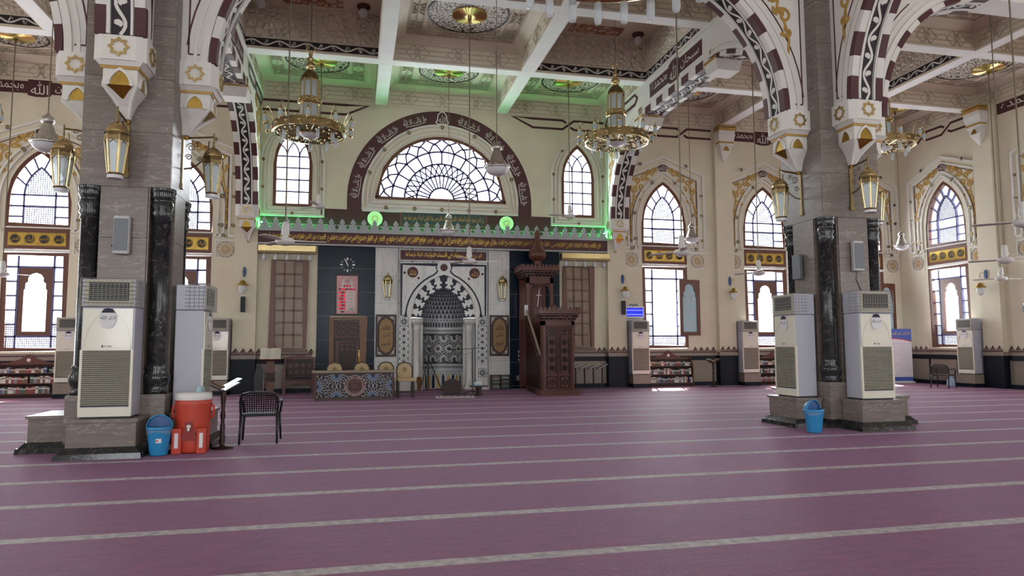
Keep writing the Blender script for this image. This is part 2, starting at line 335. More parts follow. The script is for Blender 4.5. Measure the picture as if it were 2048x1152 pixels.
# ================================================================ SETTING
fl=MB().box(-17.5,17.5,-34.2,.4,-.2,0).build('floor','carpet',label='crimson striped prayer carpet covering the hall floor',kind='structure')
def ztop(kind,x,a,z0,h):
    x=abs(x)
    if kind=='round': return z0+math.sqrt(max(0,a*a-x*x))
    if kind=='flat': return z0+h
    Rr=(a*a+h*h)/(2*a); return z0+math.sqrt(max(0,Rr*Rr-(x-a+Rr)**2))
def wall_sheet(u0,u1,v0,v1,ops,depth=.3,T=wallT):
    mb=MB(); cur=u0
    def q(a,b,c,d): mb.add([T(a,c,0),T(b,c,0),T(b,d,0),T(a,d,0)],[(0,1,2,3)])
    for uc,a,vb,kind,z0,h in sorted(ops):
        q(cur,uc-a,v0,v1); q(uc-a,uc+a,v0,vb); n=16; pr=None
        out=[(uc-a,vb)]
        for i in range(n+1):
            x=-a+2*a*i/n; z=ztop(kind,x,a,z0,h); out.append((uc+x,z))
            if pr: mb.add([T(pr[0],pr[1],0),T(uc+x,z,0),T(uc+x,v1,0),T(pr[0],v1,0)],[(0,1,2,3)])
            pr=(uc+x,z)
        out.append((uc+a,vb)); m=len(out)
        mb.add([T(u,v,0) for u,v in out]+[T(u,v,-depth) for u,v in out],[[i,(i+1)%m,m+(i+1)%m,m+i] for i in range(m)])
        cur=uc+a
    q(cur,u1,v0,v1); return mb
AW=[(x,.83,1.26,'p',5.5,1.5) for x in (-15.55,-11.42,-7.65,7.65,11.5,15.55)]
NAVE=[(-4.57,.575,5.63,'p',6.95,1.15),(4.57,.575,5.63,'p',6.95,1.15),(0,2.12,5.97,'round',5.97,0)]
MX=.07   # axis of the mihrab
wn=wall_sheet(-17.1,-5.6,0,10.6,[o for o in AW if o[0]<0]); w2=wall_sheet(5.6,17.1,0,10.6,[o for o in AW if o[0]>0]); w3=wall_sheet(-5.6,5.6,4.6,10.6,NAVE); w4=wall_sheet(-5.6,5.6,0,4.6,[(MX,1.02,0,'p',2.28,1.35)],.06)
for q_ in (w2,w3,w4): wn.add(q_.v,q_.f)
wn.build('wall_north','plaster',label='cream plaster qibla wall pierced by arched windows',kind='structure')
EY=(-2.1,-6.2,-13.2,-17.3,-24,-28.1)
we=wall_sheet(0,34,0,10.6,[(-y,.83,1.26,'p',5.5,1.5) for y in EY]).build('wall_east','plaster',loc=(17.1,0,0),rz=-PI/2,label='cream plaster side wall beyond the right aisle',kind='structure')
ww=wall_sheet(0,34,0,10.6,[(34+y,.83,1.26,'p',5.5,1.5) for y in EY]).build('wall_west','plaster',loc=(-17.1,-34,0),rz=PI/2,label='cream plaster side wall beyond the left aisle',kind='structure')
wall_sheet(-17.1,17.1,0,10.6,[(x,1.5,1.3,'flat',1.3,6.0) for x in (-11.5,-4,4,11.5)]).build('wall_south','plaster',loc=(0,-34,0),rz=PI,label='cream plaster rear wall with tall openings',kind='structure')  # tall openings added for the rear fill lights
MB().box(-17.6,17.6,.35,4.25,8.6,8.75).build('trim_60','ceiling_white',label='deep roof eave shading the windows outside the mihrab wall',kind='structure')  # unseen slab added to keep direct sun off the upper windows
# ---------------------------------------------------------------- ceiling with coffers
ceil=empty('ceiling',label='coffered stucco ceiling with white beams',kind='structure')
def scroll(mb,L,h,per,T,w0=0,w1=.006,mi=0):
    n=max(1,round(L/per)); per=L/n; A=h*.27; m=h/2
    mb.ribbon([(L*i/(n*10),m+A*sin(2*PI*i/10)) for i in range(n*10+1)],h*.19,w0,w1,mi,T,flat=True)
    for k in range(2*n):
        s=1 if k%2==0 else -1; uc=(k+.5)*per/2; 
        mb.ribbon(spiral(uc,m-s*h*.06,h*.24,-s*PI*.5 if s>0 else PI*.5,.75,s,8,.35),h*.13,w0,w1,mi,T,flat=True)
        mb.sheet(leaf(uc+per*.08,m-s*h*.36,h*.56,h*.22,s*PI*.62,5),w1,mi,T)
    return mb
def relief_shaded(mb,u0,u1,v0,v1,T,pitch=1.05):
    h=v1-v0; w=.02
    for k in range(4): 
        v=v0+h*k/3; mb.ribbon([(u0,v),(u1,v)],w,0,.012,0,T)
    n=max(1,round((u1-u0)/pitch)); s=h*.5
    for k in range(n):
        c=u0+(u1-u0)*(k+.5)/n
        for o in (-s*.55,s*.55): mb.ribbon([(c+o-s,v0+h*.5),(c+o,v1),(c+o+s,v0+h*.5),(c+o,v0)],w,0,.014,0,T,True)
        mb.ribbon([(c-s*.5,v0),(c+s*.5,v1)],w,0,.014,0,T); mb.ribbon([(c+s*.5,v0),(c-s*.5,v1)],w,0,.014,0,T)
ZB=9.0
def sides(x0,x1,y0,y1):   # (T, length) of the four inner faces, w pointing into the coffer
    return [(lambda u,v,w:(x0+u,y1-w,v),x1-x0),(lambda u,v,w:(x1-w,y1-u,v),y1-y0),(lambda u,v,w:(x1-u,y0+w,v),x1-x0),(lambda u,v,w:(x0+w,y0+u,v),y1-y0)]
def coffer(x0,x1,y0,y1,deep=False,detail=True):
    cx,cy=(x0+x1)/2,(y0+y1)/2
    if deep:
        zt=10.2; mb=MB()
        for T,l in sides(x0,x1,y0,y1):
            mb.add([T(0,ZB,0),T(l,ZB,0),T(l,zt,0),T(0,zt,0)],[(0,1,2,3)])
        c=mb.build('deep_coffer','stucco',ceil)
        mb=MB(); mb.add([(x0,y0,zt),(x1,y0,zt),(x1,y1,zt),(x0,y1,zt)],[(0,1,2,3)]); mb.build('coffer_top','ceiling_cream',c)
        fr=MB(); vn=MB(); li=MB()
        for T,l in sides(x0,x1,y0,y1):
            fr.box(0,l,ZB+.06,ZB+.28,-.01,.008,0,T); scroll(vn,l,.22,.62,shift(T,0,ZB+.06),.008,.012)
            li.box(0,l,ZB-.01,ZB+.055,-.01,.03,0,T); li.box(0,l,ZB+.285,ZB+.31,-.01,.02,0,T)
        fr.build('frieze_ground','ink',c); vn.build('frieze_vine','plaster_white',c,kind='stuff'); li.build('frieze_lip','ceiling_cream',c)
        for sx in (-1,1):
            for sy in (-1,1):
                px,py=cx+sx*((x1-x0)/2-.42),cy+sy*((y1-y0)/2-.42)
                mb=MB(); mb.lathe([(.0,0),(.17,0),(.17,-.04),(.13,-.06),(.13,-.1),(0,-.1)],14,(px,py,zt)); g=mb.build('corner_lamp','maroon',c,True)
                MB().sphere((px,py,zt-.2),.13,12,8).build('globe','lamp_white',c,True)
        for (a,b,hx,hy) in ((0,1,.75,.22),(0,-1,.75,.22),(1,0,.22,.6),(-1,0,.22,.6)):
            px,py=cx+a*((x1-x0)/2-.45),cy+b*((y1-y0)/2-.45); MB().box(px-hx,px+hx,py-hy,py+hy,zt-.035,zt+.01).build('painted_panel','ceiling_script',c)
        return c
    rings=[(0,ZB),(0,9.5),(.16,9.57),(.28,9.60),(.30,9.63)]
    mb=MB(); P=[]
    for i,z in rings: P+=[(x0+i,y0+i,z),(x1-i,y0+i,z),(x1-i,y1-i,z),(x0+i,y1-i,z)]
    mb.add(P,[[4*r+k,4*r+(k+1)%4,4*r+4+(k+1)%4,4*r+4+k] for r in range(4) for k in range(4)]+[[16,17,18,19]])
    c=mb.build('coffer','ceiling_cream',ceil)
    if not detail: return c
    rl=MB()
    for T,l in sides(x0,x1,y0,y1): relief_shaded(rl,.1,l-.1,ZB+.06,9.47,T)
    zt=9.63
    Td=lambda u,v,w:(cx+u,cy+v,zt-w)
    hx,hy=(x1-x0)/2-.34,(y1-y0)/2-.34
    for T,l in sides(x0+.34,x1-.34,y0+.34,y1-.34):     # flat ribs bordering the medallion
        Tr=lambda u,v,w,T=T:(T(u,0,v)[0],T(u,0,v)[1],zt-w)
        for k in range(3): rl.ribbon([(.0+.17*k,.02+.17*k),(l-.17*k,.02+.17*k)],.03,0,.03,0,Tr)
        n=max(1,round(l/.8))
        for k in range(n):
            u=l*(k+.5)/n
            for o in (-.14,.0,.14): rl.ribbon([(u+o-.12,.03),(u+o+.12,.34)],.03,0,.025,0,Tr); rl.ribbon([(u+o+.12,.03),(u+o-.12,.34)],.03,0,.025,0,Tr)
    rl.build('relief_strapwork','relief',c,kind='stuff')
    r=min(hx,hy)-.42; n=72; mb=MB()
    mb.prism([(r*(1+.035*abs(sin(12*2*PI*i/n)))*cos(2*PI*i/n),r*(1+.035*abs(sin(12*2*PI*i/n)))*sin(2*PI*i/n)) for i in range(n)],0,.02,0,Td); mb.build('medallion','medallion',c)
    MB().ribbon([(r*1.04*cos(2*PI*i/36),r*1.04*sin(2*PI*i/36)) for i in range(36)],.035,0,.03,0,Td,True).build('medallion_rim','ink',c)
    mb=MB(); q=r*.98
    for sx in (-1,1):
        for sy in (-1,1): mb.prism([(sx*q,sy*q*.35),(sx*q,sy*q),(sx*q*.35,sy*q),(sx*q*.72,sy*q*.72)],0,.014,0,Td)
    mb.build('corner_ornament','corner_vine',c)
    return c
XN=[(-5.5,-2.13),(-1.76,1.76),(2.13,5.5)]; XA=[(6.03,9.66),(10.04,13.02),(13.38,17.07)]
YC=[(-3.25,-.03),(-7.05,-3.6),(-10.63,-7.4)]
for j,(b0,b1) in enumerate(YC):
    for i,(a0,a1) in enumerate(XN): coffer(a0,a1,b0,b1,deep=(j==1 and i!=1))
    for i,(a0,a1) in enumerate(XA):
        coffer(a0,a1,b0,b1,deep=(j==1 and i==1)); coffer(-a1,-a0,b0,b1,deep=(j==1 and i==1),detail=i<2)
def beam(x0,x1,y0,y1): return MB().box(x0+.002,x1-.002,y0+.002,y1-.002,ZB-.012,ZB+.3).build('ceiling_beam','ceiling_white',ceil)
for y0,y1 in ((-3.6,-3.25),(-7.4,-7.05)):
    beam(-5.5,5.5,y0,y1); beam(6.03,17.1,y0,y1); beam(-17.1,-6.03,y0,y1)
for x0,x1 in ((-2.13,-1.76),(1.76,2.13),(9.66,10.04),(13.02,13.38),(-10.04,-9.66),(-13.38,-13.02)): 
    for b0,b1 in YC: beam(x0,x1,b0,b1)
MB().box(-17.1,17.1,-34,-11.2,9.5,9.6).build('ceiling_slab','ceiling_cream',ceil)
MB().box(-17.3,17.3,-34.2,.4,10.55,10.65).build('roof_slab','ceiling_cream',ceil)
# ---------------------------------------------------------------- quarter arches on brackets
R0=2.55; D0=.45; ZS=5.52; TH=.27
def pol(r,a): return (D0+R0-r*cos(a),ZS+r*sin(a))     # a from 0 (spring) to pi/2 (crown)
def star8(mb,cu,cv,r,T,w0,w1,mi=0):
    p=[]
    for i in range(16): q=r if i%2==0 else r*.74; a=2*PI*i/16+PI/8*0; p.append((cu+q*.86*cos(a),cv+q*.86*sin(a)))
    return mb.ribbon(p,r*.24,w0,w1,mi,T,True)
def niche(mbw,mbg,T,zc,s=1):   # pointed gilt niche on a corbel: white rib + gilt bowl
    o=[(u*s,zc+v*s) for u,v in pointed(.115,0,.19,6)]
    mbg.prism(o,0,.010,0,T); mbw.ribbon([(.135*s,zc-.01)]+[(u*1.22,zc+(v-zc)*1.12) for u,v in o]+[(-.135*s,zc-.01)],.035*s,0,.03,0,T)
def corbel(mb,prof):           # prof: (z, half width, depth) along +x
    P=[];
    for z,h,d in prof: P+=[(0,-h,z),(d,-h,z),(d,h,z),(0,h,z)]
    n=len(prof); mb.add(P,[[4*r+k,4*r+(k+1)%4,4*r+4+(k+1)%4,4*r+4+k] for r in range(n-1) for k in range(4)]+[[3,2,1,0],[4*n-4+k for k in range(4)]])
def arch_unit(name):
    root=empty(name)
    n=18; A=[PI/2*i/n for i in range(n+1)]
    Tf=lambda u,v,w:(u,-w,v)
    poly=[(0,ZS-.02),(D0,ZS-.02)]+[pol(R0,a) for a in A]+[(3.0,ZB),(0,ZB)]
    body=MB(); body.prism(poly,-TH,TH,0,Tf); b=body.build('spandrel','plaster_white',root)
    # outlined gilt ornament on both faces
    ln=MB(); gd=MB()
    for sgn in (1,-1):
        T=(lambda u,v,w:(u,-w,v)) if sgn>0 else (lambda u,v,w:(u,w,v))
        ln.ribbon([pol(R0+.38,a) for a in A[1:11]],.022,TH,TH+.008,0,T); ln.ribbon([(.10,ZS+.12),(.10,8.7)],.022,TH,TH+.008,0,T); ln.ribbon([(.10,ZS+.12),(D0-.2,ZS+.12)],.022,TH,TH+.008,0,T)
        ln.ribbon([(.1,8.7),(1.6,8.7)],.022,TH,TH+.008,0,T)
        for (cx,cz,r,a0,t,d) in ((.42,7.25,.16,0,1.1,1),(.62,7.62,.2,2,1.1,-1),(.36,7.85,.17,1,1.1,1),(.85,8.05,.2,4,1.1,1),(.4,8.35,.19,0,1.1,-1),(1.15,8.42,.19,3,1.1,-1),(.36,6.95,.10,0,.9,-1)):
            gd.ribbon(spiral(cx,cz,r,a0,t,d,12),.05,TH,TH+.016,0,T); gd.prism(leaf(cx,cz,r*1.2,r*.42,a0+1,4),TH,TH+.016,0,T)
            gd.prism(leaf(cx+r*cos(a0),cz+r*sin(a0),r*1.1,r*.35,a0+d*1.2,4),TH,TH+.016,0,T)
        gd.ribbon([(.36,6.55),(.33,6.8),(.40,7.1),(.55,7.4),(.5,7.7),(.6,8.0),(.75,8.3),(1.1,8.55)],.045,TH,TH+.014,0,T)
    ln.build('outline','maroon',b); gd.build('gilt_arabesque','gold_paint',b)
    # voussoirs
    a=0; k=0; step=[.150,.131]
    while a<PI/2-.02:
        e=min(PI/2,a+step[k%2]); m=3; q=[a+(e-a)*i/m for i in range(m+1)]; g=.004
        for sgn in (1,-1):
            mb=MB(); pl=[pol(R0-.035,x) for x in q]+[pol(R0+.065,x) for x in reversed(q)]
            y0,y1=(.17,TH+.03+(.012 if k%2==0 else 0))
            mb.prism(pl,sgn*y0,sgn*y1,0,Tf); mb.build('voussoir','maroon' if k%2==0 else 'plaster_white',root)
        a=e; k+=1
    ar_=MB()
    for sgn in (1,-1): ar_.ribbon([pol(R0+.13,a) for a in A],.10,sgn*TH,sgn*(TH+.035),0,Tf); ar_.ribbon([pol(R0+.26,a) for a in A],.05,sgn*TH,sgn*(TH+.02),0,Tf)
    ar_.build('archivolt','plaster_white',root)
    # soffit scroll
    Lr=R0*PI/2
    def Ts(u,v,w): x,z=pol(R0-.012-w,u/R0); return (x,v,z)
    mb=MB()
    for i in range(n): 
        u0,u1=Lr*i/n,Lr*(i+1)/n; mb.add([Ts(u0,-.115,0),Ts(u1,-.115,0),Ts(u1,.115,0),Ts(u0,.115,0)],[(0,1,2,3)])
    sf=mb.build('soffit_band','ink',root)
    scroll(MB(),Lr,.23,.60,shift(Ts,0,-.115),0,.008).build('soffit_vine','plaster_white',sf,kind='stuff')
    mb=MB(); mb.ribbon([(Lr*i/n,-.143) for i in range(n+1)],.045,-.01,.03,0,Ts); mb.ribbon([(Lr*i/n,.143) for i in range(n+1)],.03,-.01,.03,0,Ts); mb.build('soffit_moulding','plaster_white',sf)
    # bracket
    mb=MB(); mb.box(0,.42,-.32,.32,5.17,ZS); mb.prism([(.42,-.32),(.50,-.2),(.50,.2),(.42,.32)],5.17,ZS-.02,0,lambda u,v,w:(u,v,w)); mb.taper(0,.44,-.24,.24,5.11,5.17,-.04,-.06)
    PF=[(5.08,.21,.40),(4.86,.21,.40),(4.80,.17,.345),(4.72,.115,.26),(4.64,.075,.18),(4.56,.05,.12),(4.50,.035,.08)]; corbel(mb,PF)
    br=mb.build('bracket','plaster_white',root)
    star8(MB(),0,5.34,.13,lambda u,v,w:(.5+w,u,v),0,.02).build('gilt_star','brass',br)
    for sgn in (1,-1): star8(MB(),.21,5.34,.13,lambda u,v,w,s=sgn:(u,s*(.32+w),v),0,.02).build('gilt_star','brass',br)
    MB().box(0,.425,-.235,.235,5.075,5.112).build('gilt_moulding','gold_paint',br); MB().sphere((.05,0,4.47),.035,8,6).build('gilt_drop','gold_paint',br)
    w_=MB(); g_=MB(); niche(w_,g_,lambda u,v,w:(.40+w,u,v),4.86); 
    for s in (1,-1): niche(w_,g_,lambda u,v,w,s=s:(.2+u,s*(.21+w),v),4.86,.9)
    for e in (1,-1): w_.tube([(d,e*h_,z) for z,h_,d in PF[1:]],.022,6)
    for z0,z1 in ((1,2),(2,3)):
        (za,ha,da),(zb,hb,db)=PF[z0],PF[z1]; k=.8 if z0==1 else .55; k2=.55 if z0==1 else .1
        g_.add([(da+.004,-ha*k,za),(da+.004,ha*k,za),(db+.004,hb*k2,zb),(db+.004,-hb*k2,zb)],[(0,1,2,3)])
    w_.build('niche_ribs','plaster_white',br); g_.build('gilt_niche','gold',br)
    return root
au=arch_unit('arch')
PX,PY,PH=5.74,-10.93,.57
first=[True]
def place_arch(x,y,rz,label):
    r=au if first[0] else dup(au); first[0]=False
    r.location=(x,y,0); r.rotation_euler=(0,0,rz); tag(r,label,'arch'); return r
for s,n in ((1,'right'),(-1,'left')):
    side='minbar' if s>0 else 'desk'
    place_arch(s*(PX-PH),PY,PI if s>0 else 0,'striped half arch springing over the nave from the %s side pier'%side)
    place_arch(s*PX,PY-PH,-PI/2,'striped half arch with scroll soffit above the %s side pier front'%side)
    place_arch(s*(PX+PH),PY,0 if s>0 else PI,'striped half arch reaching over the outer aisle from the %s side pier'%side)
    place_arch(s*PX,PY+PH,PI/2,'striped half arch running back from the %s side pier towards the mihrab wall'%side)
    place_arch(s*5.78,-.2,-PI/2,'striped half arch rising from the wall pilaster on the %s side'%side)
# lintel beams between the half arches
def interlace(mb,u0,u1,z,T,cells,w=.075,g=.15,lip=(0,.006),tip=None):
    L=(u1-u0)/cells; d=g*1.15
    for k in range(cells):
        a,b=u0+k*L,u0+(k+1)*L
        la,lb=(a if k==0 else a+d),(b if k==cells-1 else b-d)
        mb.ribbon([(la,z+g),(lb,z+g)],w,*lip,0,T); mb.ribbon([(la,z-g),(lb,z-g)],w,*lip,0,T)
        if k<cells-1:
            mb.ribbon([(b-d-.03,z-g),(b+d+.03,z+g)],w,*lip,0,T)
            mb.ribbon([(b-d-.03,z+g),(b-.07,z+.07)],w,*lip,0,T); mb.ribbon([(b+.07,z-.07),(b+d+.03,z-g)],w,*lip,0,T)
def hexloop(mb,u0,u1,z,T,w=.075,g=.15,d=.17): mb.ribbon([(u0,z),(u0+d,z+g),(u1-d,z+g),(u1,z),(u1-d,z-g),(u0+d,z-g)],w,0,.006,0,T,True)
SUBH='سبحان'; WBH='وبحمده'
def script_panel(parent,u0,u1,z0,z1,T,w=0):
    c=(u0+u1)/2; h=z1-z0; mb=MB()
    mb.wbox(u0,u1,z0,z1,w,w+.008,0,T); hw=.30
    mb.prism([(c-hw,z0-.05),(c-.12,z0-.09),(c+.12,z0-.09),(c+hw,z0-.05),(c+hw,z1+.05),(c+.12,z1+.11),(c-.12,z1+.11),(c-hw,z1+.05)],w,w+.010,0,T)
    p=mb.build('script_panel','maroon',parent)
    mb=MB(); mb.text(text('الله'),c,(z0+z1)/2,w+.014,0,T,W=.44,H=h*1.1)
    q=(u1-u0)/2-hw-.2
    mb.text(text(SUBH),c+hw+.08+q/2,(z0+z1)/2,w+.012,0,T,W=q*.95,H=h*.72); mb.text(text(WBH),c-hw-.08-q/2,(z0+z1)/2,w+.012,0,T,W=q*.95,H=h*.72)
    mb.build('script','plaster_white',p); return p
def lintel(s,label):
    X=s*5.76; y0,y1=-7.33,-3.2; root=empty('arcade_beam',(0,0,0),label=label,cat='beam')
    MB().box(X-TH,X+TH,y0,y1,8.07,ZB).build('beam_body','plaster_white',root)
    Ts=lambda u,v,w:(X+v,y1-.35-u,8.065-w); Lb=y1-y0-.7
    sf=MB().add([Ts(0,-.13,.004),Ts(Lb,-.13,.004),Ts(Lb,.13,.004),Ts(0,.13,.004)],[(0,1,2,3)]).build('soffit_band','ink',root)
    scroll(MB(),Lb,.26,.5,shift(Ts,0,-.13),0,.012).build('soffit_vine','plaster_white',sf,kind='stuff')
    n=9
    for k in range(n):
        for e in (-1,1):
            a,b=Lb*k/n,Lb*(k+(.62 if k%2==0 else 1))/n
            if k%2: continue
            x0,x1=sorted((X+e*.155,X+e*(TH+.03))); MB().box(x0,x1,y1-.35-b-.12,y1-.35-a,8.03,8.24).build('voussoir','maroon',root)
    for e in (-1,1): x0,x1=sorted((X+e*.16,X+e*(TH+.02))); MB().box(x0,x1,y0+.1,y1-.1,8.04,8.22).build('edge_moulding','plaster_white',root)
    for yc in (y1+.05,y0-.05):
        mb=MB(); mb.taper(X-.29,X+.29,yc-.24,yc+.24,7.80,8.02,-.05,-.05); cp=mb.build('capital','plaster_white',root)
        MB().box(X-.345,X+.345,yc-.295,yc+.295,8.02,8.09).build('gilt_band','gold_paint',cp); MB().box(X-.29,X+.29,yc-.24,yc+.24,7.77,7.80).build('lower_fillet','plaster_white',cp)
        mb=MB(); e=-1 if s>0 else 1
        star8(mb,0,8.28,.12,lambda u,v,w:(X+e*(TH+w),yc+u,v),0,.02); mb.build('gilt_star','brass',cp)
    e=-1 if s>0 else 1    # nave side
    Tn=(lambda u,v,w:(X-TH-w,-u,v)) if s>0 else (lambda u,v,w:(X+TH+w,u,v))
    a,b=(3.85,6.9) if s>0 else (-6.9,-3.85)
    script_panel(root,a,b,8.42,8.82,Tn)
    mb=MB()
    for (p,q) in ((.25,1.55),(1.62,2.92),(7.5,8.9),(9.0,10.3)):
        u0,u1=(p,q) if s>0 else (-q,-p); hexloop(mb,u0,u1,8.76,lambda u,v,w:Tn(u,v,w+.003))
    tr_=empty('trim_%d'%(61 if s>0 else 62),(0,0,0),0,'painted maroon loops and white cornice along the arcade on the %s side'%('minbar' if s>0 else 'desk'),kind='structure'); mb.build('interlace','maroon',tr_)
    MB().box(X+e*TH,X+e*(TH+.05),-10.3,0,ZB-.06,ZB).build('cornice','plaster_white',tr_)
    return root
lintel(1,'white arcade beam with scroll soffit over the aisle opening beside the minbar')
lintel(-1,'white arcade beam with scroll soffit over the aisle opening beside the desk')
mb=MB(); mb.box(-2.2,2.2,PY-TH,PY+TH,8.07,ZB+.5); mb.box(-5.2,5.2,PY-TH,PY+TH,ZB,ZB+.5)
for s in (-1,1):
    x0,x1=sorted((s*9.3,s*17.1)); mb.box(x0,x1,PY-TH,PY+TH,8.07,ZB+.5); x0,x1=sorted((s*6.2,s*9.3)); mb.box(x0,x1,PY-TH,PY+TH,ZB,ZB+.5)
    mb.box(s*PX-TH,s*PX+TH,-34,-14.5,8.07,ZB+.5); mb.box(s*PX-TH,s*PX+TH,-14.5,-11.4,ZB,ZB+.5)
mb.build('trim_1','plaster_white',label='white beams carried by the arches',kind='structure')
# ---------------------------------------------------------------- pilasters on the walls
def pilaster(name,x,w,label,top=False,z1=ZB,loc=None,rz=None):
    root=empty(name,(x,0,0) if loc is None else loc,rz or 0,label,'pilaster'); h=w/2
    MB().box(-h,h,-.2,-.001,1.0,z1).build('shaft','plaster',root)
    MB().box(-h-.015,h+.015,-.215,-.001,.0,1.01).build('plinth','navy_stone',root)
    mb=MB(); mb.box(-h-.03,h+.03,-.235,-.001,1.01,1.13); mb.build('ledge','granite',root)
    cr=MB(); crest(cr,-h,h,1.13,.2+.004,lambda u,v,w:(u,-w,v)); cr.build('painted_crest','maroon',root,kind='stuff')
    if top:
        mb=MB(); Tm=lambda p:[(p2[1],-.2-p2[0],p2[2]) for p2 in p]
        c=MB(); corbel(c,[(8.30,.21,.22),(8.12,.20,.22),(7.98,.13,.17),(7.85,.06,.1),(7.76,.03,.05)]); c.v=Tm(c.v)
        c.box(-.26,.26,-.46,-.18,8.29,8.36); cb=c.build('corbel','plaster_white',root); MB().box(-.30,.30,-.52,-.18,8.66,8.9).build('abacus','plaster_white',cb)
        [MB().box(-a_,a_,-b_,-.18,c_,d_).build('gilt_band','gold_paint',cb) for a_,b_,c_,d_ in ((.27,.47,8.36,8.42),(.33,.56,8.80,8.88),(.33,.56,8.92,8.97))]
        t=MB(); t.taper(-.27,.27,-.46,-.18,8.42,8.66,-.05,-.05); t.build('capital','plaster_white',cb)
        w_=MB(); g_=MB(); niche(w_,g_,lambda u,v,w:(u,-.42-w,v),8.10,.9); w_.build('niche_ribs','plaster_white',cb); g_.build('gilt_niche','gold',cb)
    return root
def crest(mb,u0,u1,z,w,T,tall=True):
    mb.ribbon([(u0,z+.018),(u1,z+.018)],.036,w,w+.003,0,T,flat=True)
    n=max(1,round((u1-u0)/.22)); p=(u1-u0)/n
    for i in range(n):
        c=u0+(i+.5)*p
        for k in (-1,0,1): q=c+k*p/3; mb.ribbon([(q-p/6,z+.04),(q,z+.085),(q+p/6,z+.04)],.018,w,w+.003,0,T,flat=True)
        if tall: mb.ribbon([(c-.07,z+.07),(c,z+.185),(c+.07,z+.07),(c,z+.105)],.022,w,w+.003,0,T,True,True); mb.sheet(leaf(c,z+.10,.06,.022,PI/2,4),w+.003,0,T)
for s,sd in ((1,'minbar'),(-1,'desk')):
    pilaster('pilaster',s*5.83,.64,'cream pilaster with dark plinth under the striped half arch by the %s'%sd)
    pilaster('pilaster',s*9.85,.64,'cream wall pilaster with gilt corbel between two aisle windows beyond the %s'%sd,True)
    pilaster('pilaster',s*13.2,.62,'cream wall pilaster at the far end of the qibla wall on the %s side'%sd,True)
pilaster('pilaster',0,.68,'cream pilaster with gilt corbel on the side wall beside the tall air conditioner',True,loc=(17.1,-3.85,0),rz=-PI/2)
# ---------------------------------------------------------------- dado
NB=[0]
def dado(u0,u1,loc,rz,label,under=None):
    NB[0]+=1; root=empty('trim_%d'%(NB[0]+1),loc,rz,label,None,kind='structure')
    MB().wbox(u0,u1,0,.13,0,.05).build('skirting','navy_stone',root); MB().wbox(u0,u1,.86,1.01,0,.045).build('rail','navy_stone',root)
    MB().wbox(u0,u1,1.01,1.115,0,.06).build('ledge','granite',root)
    n=max(1,round((u1-u0)/1.1)); p=(u1-u0)/n
    for i in range(n): MB().wbox(u0+i*p+.03,u0+(i+1)*p-.03,.13,.86,0,.02).build('granite_panel','granite',root)
    for i in range(n+1): a=u0+i*p; MB().wbox(max(u0,a-.035),min(u1,a+.035),.13,.86,0,.032).build('stile','navy_stone',root)
    cr=MB()
    if under:
        crest(cr,u0,under[0],1.115,.004,wallT); crest(cr,under[0],under[1],1.115,.004,wallT,False); crest(cr,under[1],u1,1.115,.004,wallT)
    else: crest(cr,u0,u1,1.115,.004,wallT)
    cr.build('painted_crest','maroon',root,kind='stuff')
for s in (1,-1):
    for a,b,c in ((6.2,9.5,7.65),(10.2,12.9,11.5),(13.5,17.1,15.55)):
        u0,u1=sorted((s*a,s*b)); dado(u0,u1,(0,0,0),0,'granite dado with dark rails below a qibla wall window',(s*c-.95,s*c+.95))
    u0,u1=sorted((s*3.89,s*5.51)); dado(u0,u1,(0,0,0),0,'granite dado below the gridded window',(s*4.56-.6,s*4.56+.6))
dado(.02,3.5,(17.1,0,0),-PI/2,'granite dado on the side wall',(1.15,3.05)); dado(4.2,11,(17.1,0,0),-PI/2,'granite dado on the side wall')
# ---------------------------------------------------------------- painted bands high on the walls
mb=MB()
for s in (1,-1):
    u0,u1=sorted((s*6.2,s*9.5)); interlace(mb,u0,u1,8.76,wallT,3)
    # beside the lunette: loops ending in a slanted point
    T=wallT if s>0 else (lambda u,v,w:(-u,-w,v))
    interlace(mb,3.0,5.5,8.76,T,2); mb.ribbon([(3.02,8.61),(2.35,8.93),(3.05,8.91)],.075,0,.006,0,T)
    mb.ribbon([(13.55,8.91),(17.1,8.91)],.075,0,.006,0,T); mb.ribbon([(13.55,8.61),(17.1,8.61)],.075,0,.006,0,T)
bd=mb.build('trim_30','maroon',label='maroon interlaced band painted high on the qibla wall',kind='structure')
for s in (1,-1): u0,u1=sorted((s*10.25,s*12.85)); script_panel(bd,u0,u1,8.60,8.95,wallT)
e=empty('trim_31',(17.1,0,0),-PI/2,'maroon bands painted high on the side wall',kind='structure')
mb=MB(); interlace(mb,.3,3.4,8.76,wallT,3); mb.build('interlace','maroon',e); script_panel(e,4.3,8.2,8.60,8.95,wallT)
# ================================================================ WINDOWS
def half(a,z0,h,f):   # point on the right half of a pointed arch, f 0..1
    Rr=(a*a+h*h)/(2*a); t=math.asin(min(1,h/Rr))*f; return (a-Rr+Rr*cos(t),z0+Rr*sin(t))
def pane(parent,poly,w=-.12,m='pane',name='pane'): return MB().sheet(poly,w).build(name,m,parent)
def grid(mb,u0,u1,v0,v1,p,clip=None,w0=-.13,w1=-.11,t=.016):
    n=max(2,round((u1-u0)/p)); m=max(2,round((v1-v0)/p))
    for i in range(n+1):
        u=u0+(u1-u0)*i/n; b=v1 if not clip else min(v1,clip(u))
        if b>v0+.02: mb.ribbon([(u,v0),(u,b)],t,w0,w1)
    for j in range(m+1):
        v=v0+(v1-v0)*j/m; a=u0;b=u1
        if clip:
            us=[u0+(u1-u0)*k/40 for k in range(41)]; ok=[u for u in us if clip(u)>=v]
            if len(ok)<2: continue
            a,b=ok[0],ok[-1]
        mb.ribbon([(a,v),(b,v)],t,w0,w1)
def stud(a,b,u,v): a.ring(u,v,.062,.085,0,.05,12); b.disc(u,v,.05,0,.06,10)
